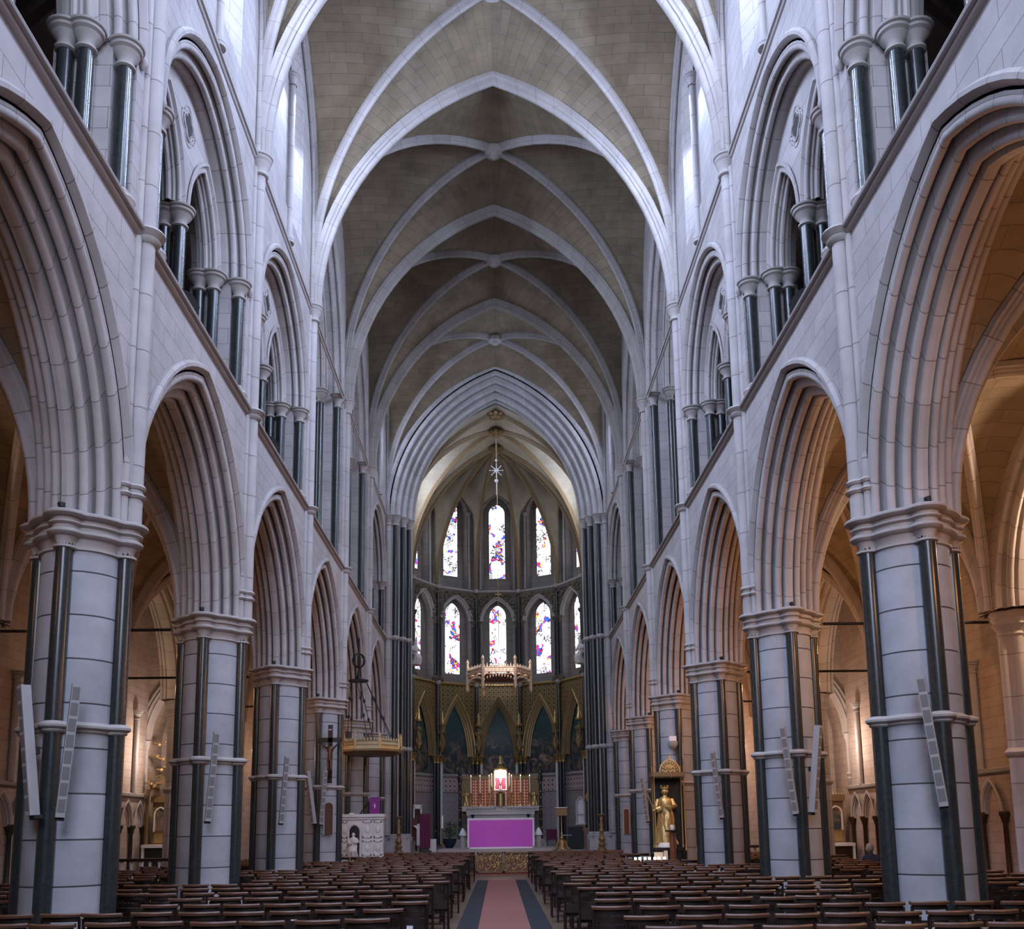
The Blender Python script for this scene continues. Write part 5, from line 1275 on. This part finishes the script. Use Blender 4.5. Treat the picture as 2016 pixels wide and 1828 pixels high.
# ---- side chapels
def side_altar(sg, x, y, hz, label, lab2):
    t = empty('side_altar', (x, y, 0), 0, label, 'altar', 'side chapel altars')
    m = MB(); m.box(-.78, .78, 0, .55, .12, hz - .1); m.build('altar_body', 'marble_dark' if sg < 0 else 'bronze', t, smooth=0)
    m = MB(); m.box(-.86, .86, -.1, .58, hz - .1, hz); m.box(-.85, -.79, -.09, .3, hz - .75, hz - .1); m.box(.79, .85, -.09, .3, hz - .75, hz - .1); m.build('white_cloth', 'white_cloth', t, smooth=0)
    m = MB(); m.box(-.85, .85, -.4, .58, 0, .12); m.build('step', 'carved_stone', t, smooth=0)
    r = empty('side_retable', (x, y + .35, hz), 0, lab2, 'altarpiece', 'side chapel altarpieces'); W_ = .72; H_ = 1.38
    m = MB(); m.box(-W_, W_, .05, .2, 0, H_); m.build('panel', 'gilt_dark' if sg < 0 else 'gilt_paint', r, smooth=0)
    m = MB()
    m.box(-W_ - .04, W_ + .04, -.04, .22, H_ - .05, H_ + .14)
    for k in range(16): m.lathe(-W_ + .05 + k * .089, -.02, [(.03, H_ + .12), (.035, H_ + .17), (.006, H_ + .23)], 5)
    m.build('cresting', 'gilt_dark', r, smooth=20)
    for k in range(3):
        cxx = (-.46, 0, .46)[k]
        m = MB(); arch_fill(m, .17, .22, .92, .42, .04, lambda s, u, z: (s + cxx, u, z), 8); m.build('niche_picture', 'wall_painting', r, smooth=0)
        m = MB(); arch_sweep(m, .18, .24, [(.02, -.03), (-.03, -.03), (-.03, .01), (.02, .02)], lambda s, u, z: (s + cxx, u + .03, z), 8, .92, jamb=.52); m.build('niche_frame', 'marble_white', r)
        m = MB(); m.box(cxx - .17, cxx + .17, .02, .05, .05, .34); m.build('lower_panel', 'gold', r, smooth=0)
side_altar(-1, -10.42, 30.95, 1.30, 'white-clothed altar in the left side chapel, seen between the two nearest left piers', 'dark carved altarpiece with small picture in the left side chapel')
side_altar(1, 10.42, 30.95, 1.08, 'white-clothed altar in the right side chapel, left of the seated person', 'pale gilded altarpiece with niches in the right side chapel')
t = empty('wall_crown_group', (-10.55, 31.35, 3.75), 0, 'gilt sunburst with carved cherub heads on the lit left chapel wall', 'wall carving')
m = MB()
for (x, z) in ((-.45, .75), (-.12, .8), (-.5, .35), (-.3, .25), (-.35, -.1), (-.15, -.02), (-.05, .2)):
    m.ball((x, -.05, z), .08, 8); m.ball((x - .1, -.03, z + .03), .07, 6, sx=1.5, sz=.6)
m.build('cherub_heads', 'gilt_dark', t)
m = MB(); 
for k in range(9): a = pi * (1.1 + .1 * k); m.tube([(-.15 + .2 * cos(a), -.02, -.2 + .15 * sin(a)), (-.15 + .5 * cos(a), -.02, -.2 + .45 * sin(a))], [.02, .008], 5)
m.build('rays', 'gold', t)
t = empty('angel_bracket', (-10.95, 31.08, 2.98), 0, 'small dark winged figure leaning out beside the left altarpiece', 'statue'); m = MB(); m.tube([(0, .2, .05), (-.05, -.05, .15), (-.1, -.2, .1)], [.05, .09, .06], 8); m.ball((-.1, -.22, .2), .07, 8); m.tube([(-.1, -.1, .1), (-.3, -.2, -.25)], [.03, .015], 6); m.ball((.05, 0, .25), .1, 6, sx=1.6, sz=.6); m.build('winged_body', 'gilt_dark', t)
t = empty('pinnacle_post', (-11.27, 31.2, 1.3), 0, 'crocketed dark pinnacle at the left corner of the left altarpiece', 'pinnacle'); m = MB(); m.lathe(0, 0, [(.06, 0), (.06, 1.7), (.08, 1.75), (.05, 1.8), (.01, 2.4)], 6)
for k in range(6): m.ball((.05 - .006 * k, 0, 1.85 + .09 * k), .02, 5); m.ball((-.05 + .006 * k, 0, 1.85 + .09 * k), .02, 5)
m.build('spire', 'gilt_dark', t)
for sg, x0, x1, y, lab in ((-1, -11.3, -8.2, 26.0, 'low dark balustrade with pale balusters before the left side altar'), (1, 8.3, 9.5, 33.0, 'low gilt-topped balustrade in the far right aisle')):
    t = empty('balustrade', (0, y, 0), 0, lab, 'balustrade'); m = MB(); m.box(x0, x1, -.08, .08, .92, 1.0); m.box(x0, x1, -.08, .08, 0, .12); m.build('rail', 'wood_dark', t, smooth=0)
    n = int((x1 - x0) / .24)
    for k in range(n + 1): m = MB(); x = x0 + .06 + (x1 - x0 - .12) * k / n; m.lathe(x, 0, [(.05, .12), (.035, .2), (.07, .36), (.05, .6), (.035, .75), (.05, .92)], 8); m.build('baluster', 'marble_white' if sg < 0 else 'gold', t)
t = empty('framed_painting', (-8.86, 39.5, 4.0), 0, 'gold-framed dark red painting hanging in the left aisle behind the third pier', 'painting')
m = MB(); m.box(-.45, .5, 0, .05, 0, 2.4); m.build('canvas', 'terracotta', t, smooth=0)
m = MB(); m.box(-.55, -.42, -.06, .06, -.1, 2.5); m.box(.45, .58, -.06, .06, -.1, 2.5); m.box(-.55, .58, -.06, .06, -.12, .02); m.box(-.55, .58, -.06, .06, 2.38, 2.52); m.build('frame', 'gold', t, smooth=0)
m = MB(); arch_fill(m, .75, .9, 2.5, 0, 0, lambda s, u, z: (-8.6 + s, 39.6, z), 8); dr = tag(m.build('door_1', 'wood_mid', smooth=0), kind='structure')
m = MB(); arch_sweep(m, .8, .95, [(.05, -.2), (-.08, -.2), (-.1, -.12), (-.04, -.06), (-.08, 0), (0, .05)], lambda s, u, z: (-8.6 + s, 39.56 + u, z), 8, 2.5, jamb=2.5); m.build('door_arch', 'carved_stone', dr)
t = empty('framed_picture', (9.0, 39.5, 1.9), 0, 'framed picture with a red figure on the brightly lit far right aisle wall', 'painting')
m = MB(); m.box(-.6, .42, 0, .05, 0, 1.25); m.build('canvas', 'gilt_paint', t, smooth=0)
m = MB(); m.box(-.66, -.58, -.03, .06, -.06, 1.3); m.box(.40, .46, -.03, .06, -.06, 1.3); m.box(-.66, .46, -.03, .06, 1.22, 1.3); m.box(-.66, .46, -.03, .06, -.06, .02); m.build('frame', 'wood_mid', t, smooth=0)
m = MB(); m.ball((.05, -.02, .95), .16, 10, sy=.1, sz=1.3); m.build('red_figure', 'red_cloth', t)
t = empty('side_altar', (9.0, 38.95, 0), 0, 'small white altar under the framed picture in the far right aisle', 'altar')
m = MB(); m.box(-.55, .45, 0, .5, .05, 1.2); m.build('altar_body', 'gilt_dark', t, smooth=0); m = MB(); m.box(-.65, .44, -.05, .48, 1.2, 1.34); m.box(-.6, -.38, -.04, .3, .1, 1.2); m.build('white_cloth', 'white_cloth', t, smooth=0)
m = MB(); m.lathe(9.3, 39.45, [(.02, 3.2), (.1, 3.35), (.16, 3.5), (.18, 3.58)], 10); tag(m.build('wall_bracket', 'gilt_dark'), 'small gilt bracket on the bright wall above the framed picture', 'bracket')
point('far_aisle_lamp', (7.9, 37.2, 4.4), 90, (1, .80, .70), .12)
point('far_aisle_lamp', (-8.2, 36.6, 4.4), 35, (1, .72, .5), .12)

# ---- person praying in the right aisle, back turned
t = empty('person', (9.30, 24.3, -.08), 0, 'grey-haired person in a dark navy coat seated with back turned in the right aisle', 'person')
me = bpy.data.meshes.new('body')
J = [(0, 0, .48), (0, .02, .66), (0, .08, .84), (0, .13, .95), (0, .17, 1.02), (0, .20, 1.10),
     (-.17, .10, .90), (-.22, .22, .68), (-.12, .42, .62), (-.05, .48, .66), (.17, .10, .90), (.22, .22, .68), (.12, .42, .62), (.05, .48, .66),
     (-.11, .02, .47), (-.13, .42, .50), (-.13, .46, .08), (-.13, .62, .05), (.11, .02, .47), (.13, .42, .50), (.13, .46, .08), (.13, .62, .05)]
Ed = [(0, 1), (1, 2), (2, 3), (3, 4), (4, 5), (2, 6), (6, 7), (7, 8), (8, 9), (2, 10), (10, 11), (11, 12), (12, 13), (0, 14), (14, 15), (15, 16), (16, 17), (0, 18), (18, 19), (19, 20), (20, 21)]
Rr = [.17, .17, .18, .09, .055, .06, .085, .06, .045, .035, .085, .06, .045, .035, .11, .085, .055, .045, .11, .085, .055, .045]
me.from_pydata(J, Ed, []); me.materials.append(MATS['navy']); o = bpy.data.objects.new('coat_body', me); COL.objects.link(o); o.parent = t
o.modifiers.new('skin', 'SKIN'); o.modifiers.new('sub', 'SUBSURF').levels = 2
for v, r in zip(me.skin_vertices[0].data, Rr): v.radius = (r, r)
me.skin_vertices[0].data[0].use_root = True
m = MB(); m.ball((0, .21, 1.12), .10, 16, sx=.85, sy=1.0, sz=1.2); m.ball((0, .32, 1.10), .018, 6, sz=1.4)
for e in (-1, 1): m.ball((e * .088, .21, 1.11), .02, 8, sx=.5, sz=1.4)
m.build('head', 'skin', t)
m = MB(); m.ball((0, .185, 1.145), .108, 16, sx=.9, sy=.95, sz=1.12); m.build('hair', 'grey_hair', t)
for e in (-1, 1):
    m = MB(); m.ball((e * .04, .50, .67), .035, 8, sx=.7, sz=1.3)
    for k in range(4): m.tube([(e * (.05 - .012 * k), .51, .69), (e * (.035 - .01 * k), .545, .735 + .006 * k)], .008, 5)
    m.tube([(e * .05, .49, .68), (e * .02, .50, .72)], .009, 5); m.build('hand', 'skin', t)

# ================================================================== CHAIRS
def chair_parts():
    P = {}
    m = MB(); rows = []
    for k in range(11):
        s = -1 + k * .2; x = s * .205; y = -.205 - .07 * (1 - s * s)
        rows.append([(x, y + .016, .825), (x, y + .020, .85), (x, y + .006, .862), (x, y - .018, .862), (x, y - .030, .85), (x, y - .024, .825)])
    m.grid(rows, cj=True); m.poly(rows[0]); m.poly(rows[-1][::-1])
    r2 = []
    for k in range(9):
        s = -1 + k * .25; x = s * .18; y = -.205 - .045 * (1 - s * s); r2.append([(x, y + .01, .60), (x, y + .01, .67), (x, y - .01, .67), (x, y - .01, .60)])
    P['backrest'] = m; m = MB(); m.grid(r2, cj=True); m.grid([[(p[0] * 1.05, -.205 - .055 * (1 - (p[0] / .18) ** 2), z) for z in (.775, .83)] for p in [q[0] for q in r2]]); P['lower_rail'] = m  # includes the strip under the lit rail, shade kept as dark colour
    m = MB(); m.box(-.20, .20, -.19, .19, .43, .455); m.box(-.18, .18, -.17, .17, .39, .43); P['seat'] = m
    legs = []
    for x in (-.18, .18):
        m = MB(); m.tube([(x, -.19, 0), (x, -.19, .45), (x * 1.03, -.215, .81)], .017, 6); legs.append(m)
        m = MB(); m.tube([(x, .17, 0), (x, .17, .43)], .017, 6); legs.append(m)
    P['legs'] = legs
    m = MB(); m.box(-.17, .17, -.29, -.20, .44, .455); m.box(-.17, .17, -.295, -.28, .44, .56); P['book_box'] = m
    m = MB()
    for z in (.14, .24): m.tube([(-.18, -.19, z), (-.18, .17, z)], .01, 5); m.tube([(.18, -.19, z), (.18, .17, z)], .01, 5)
    m.tube([(-.18, -.19, .2), (.18, -.19, .2)], .01, 5); P['stretcher'] = m
    return P
def merge(mbs):
    o = MB()
    for q in mbs:
        b = len(o.v); o.v += q.v; o.f += [tuple(i + b for i in f) for f in q.f]; o.uv += q.uv
    return o
CP = chair_parts()
full = empty('church_chair')
CP['seat'].build('seat', 'wood_dark', full, smooth=0); CP['lower_rail'].build('lower_rail', 'wood_dark', full); CP['backrest'].build('backrest', 'chair_wood_lit', full); CP['book_box'].build('book_box', 'wood_dark', full, smooth=0); CP['stretcher'].build('stretcher', 'wood_dark', full)
for l in CP['legs']: l.build('leg', 'wood_dark', full)
one = merge([CP['backrest'], CP['seat'], CP['lower_rail'], CP['book_box'], CP['stretcher']] + CP['legs'])
NB = len(CP['backrest'].f)
simple = one.build('church_chair', 'chair_wood_lit')
def lit_rail_tones(o, period):
    o.data.materials.append(MATS['wood_dark']); o.data.polygons.foreach_set('material_index', [0 if k % period < NB else 1 for k in range(len(o.data.polygons))])  # light falling on the rails is painted: rail brown, everything below dark
lit_rail_tones(simple, len(one.f))
rnd = random.Random(21)
ORD = ['first', 'second', 'third', 'fourth', 'fifth', 'sixth', 'seventh', 'eighth', 'ninth', 'tenth', 'eleventh', 'twelfth', 'thirteenth', 'fourteenth', 'fifteenth', 'sixteenth', 'seventeenth', 'eighteenth', 'nineteenth', 'twentieth',
       'twenty-first', 'twenty-second', 'twenty-third', 'twenty-fourth', 'twenty-fifth', 'twenty-sixth', 'twenty-seventh', 'twenty-eighth']
spots = []
for r in range(26):
    y = 8.15 + 1.06 * r
    for sg in (-1, 1):
        xs = [1.20 + .465 * k + rnd.uniform(-.02, .02) + (.12 * sin(r * 1.7 + sg)) for k in range(19)]
        for k, x in enumerate(xs):
            if x > 9.0 or x / y > .60: continue
            if any(abs(x - XP) < 1.04 and abs(y - PD(i)) < 1.15 for i in range(-1, 5)): continue
            if sg > 0 and 24.9 < y < 28.6 and x > 3.2 and x < 6: continue
            if sg > 0 and x > 8.5 and abs(y - 24.4) < 1.0: continue
            if y > 31.2 and (x > 3.6): continue
            if x > 8.3 and any(abs(y - PD(i)) < .9 for i in range(5)): continue
            if y > 25 and sg < 0 and x > 7.9: continue
            spots.append((y, x, sg, r, k))
spots.sort(key=lambda q: q[0] + .25 * q[1])
stuff = MB(); used_full = used_simple = False
for n, (y, x, sg, r, k) in enumerate(spots):
    lab = 'dark wooden chair %s of the carpet, %s seat outward, %s row from the bottom' % (SIDE[sg], ORD[k], ORD[r])
    loc = (sg * x + .04, y + rnd.uniform(-.07, .07), 0); rz = rnd.uniform(-.05, .05)
    if n < 110:
        t = full if not used_full else copy_tree(full); used_full = True
    elif n < 300:
        t = simple if not used_simple else simple.copy()
        if used_simple: COL.objects.link(t)
        used_simple = True
    else:
        c_, s_ = cos(rz), sin(rz); b = len(stuff.v)
        stuff.v += [(loc[0] + p[0] * c_ - p[1] * s_, loc[1] + p[0] * s_ + p[1] * c_, p[2]) for p in one.v]; stuff.f += [tuple(i + b for i in f) for f in one.f]; stuff.uv += one.uv
        continue
    t.location = loc; t.rotation_euler = (0, 0, rz)
    tag(t, lab, 'chair', 'wooden chairs in rows', 'thing')
    if n % 13 == 4 and n < 290:
        m = MB(); m.box(-.035, .035, -.004, .004, 0, .13); o = m.build('leaflet', 'white_cloth', smooth=0); o.location = (loc[0] + rnd.uniform(-.1, .1), loc[1] - .25, .466); o.rotation_euler = (0, rnd.uniform(-.1, .1), rz)
        tag(o, 'white leaflet behind the %s seat %s of the carpet, %s row from the bottom' % (ORD[k], SIDE[sg], ORD[r]), 'leaflet', 'white leaflets in the chair racks')
so = stuff.build('church_chairs', 'chair_wood_lit'); lit_rail_tones(so, len(one.f))
tag(so, 'remaining rows of dark wooden chairs toward the altar rail and in the aisles', 'chairs', kind='stuff')
print('chairs', len(spots))
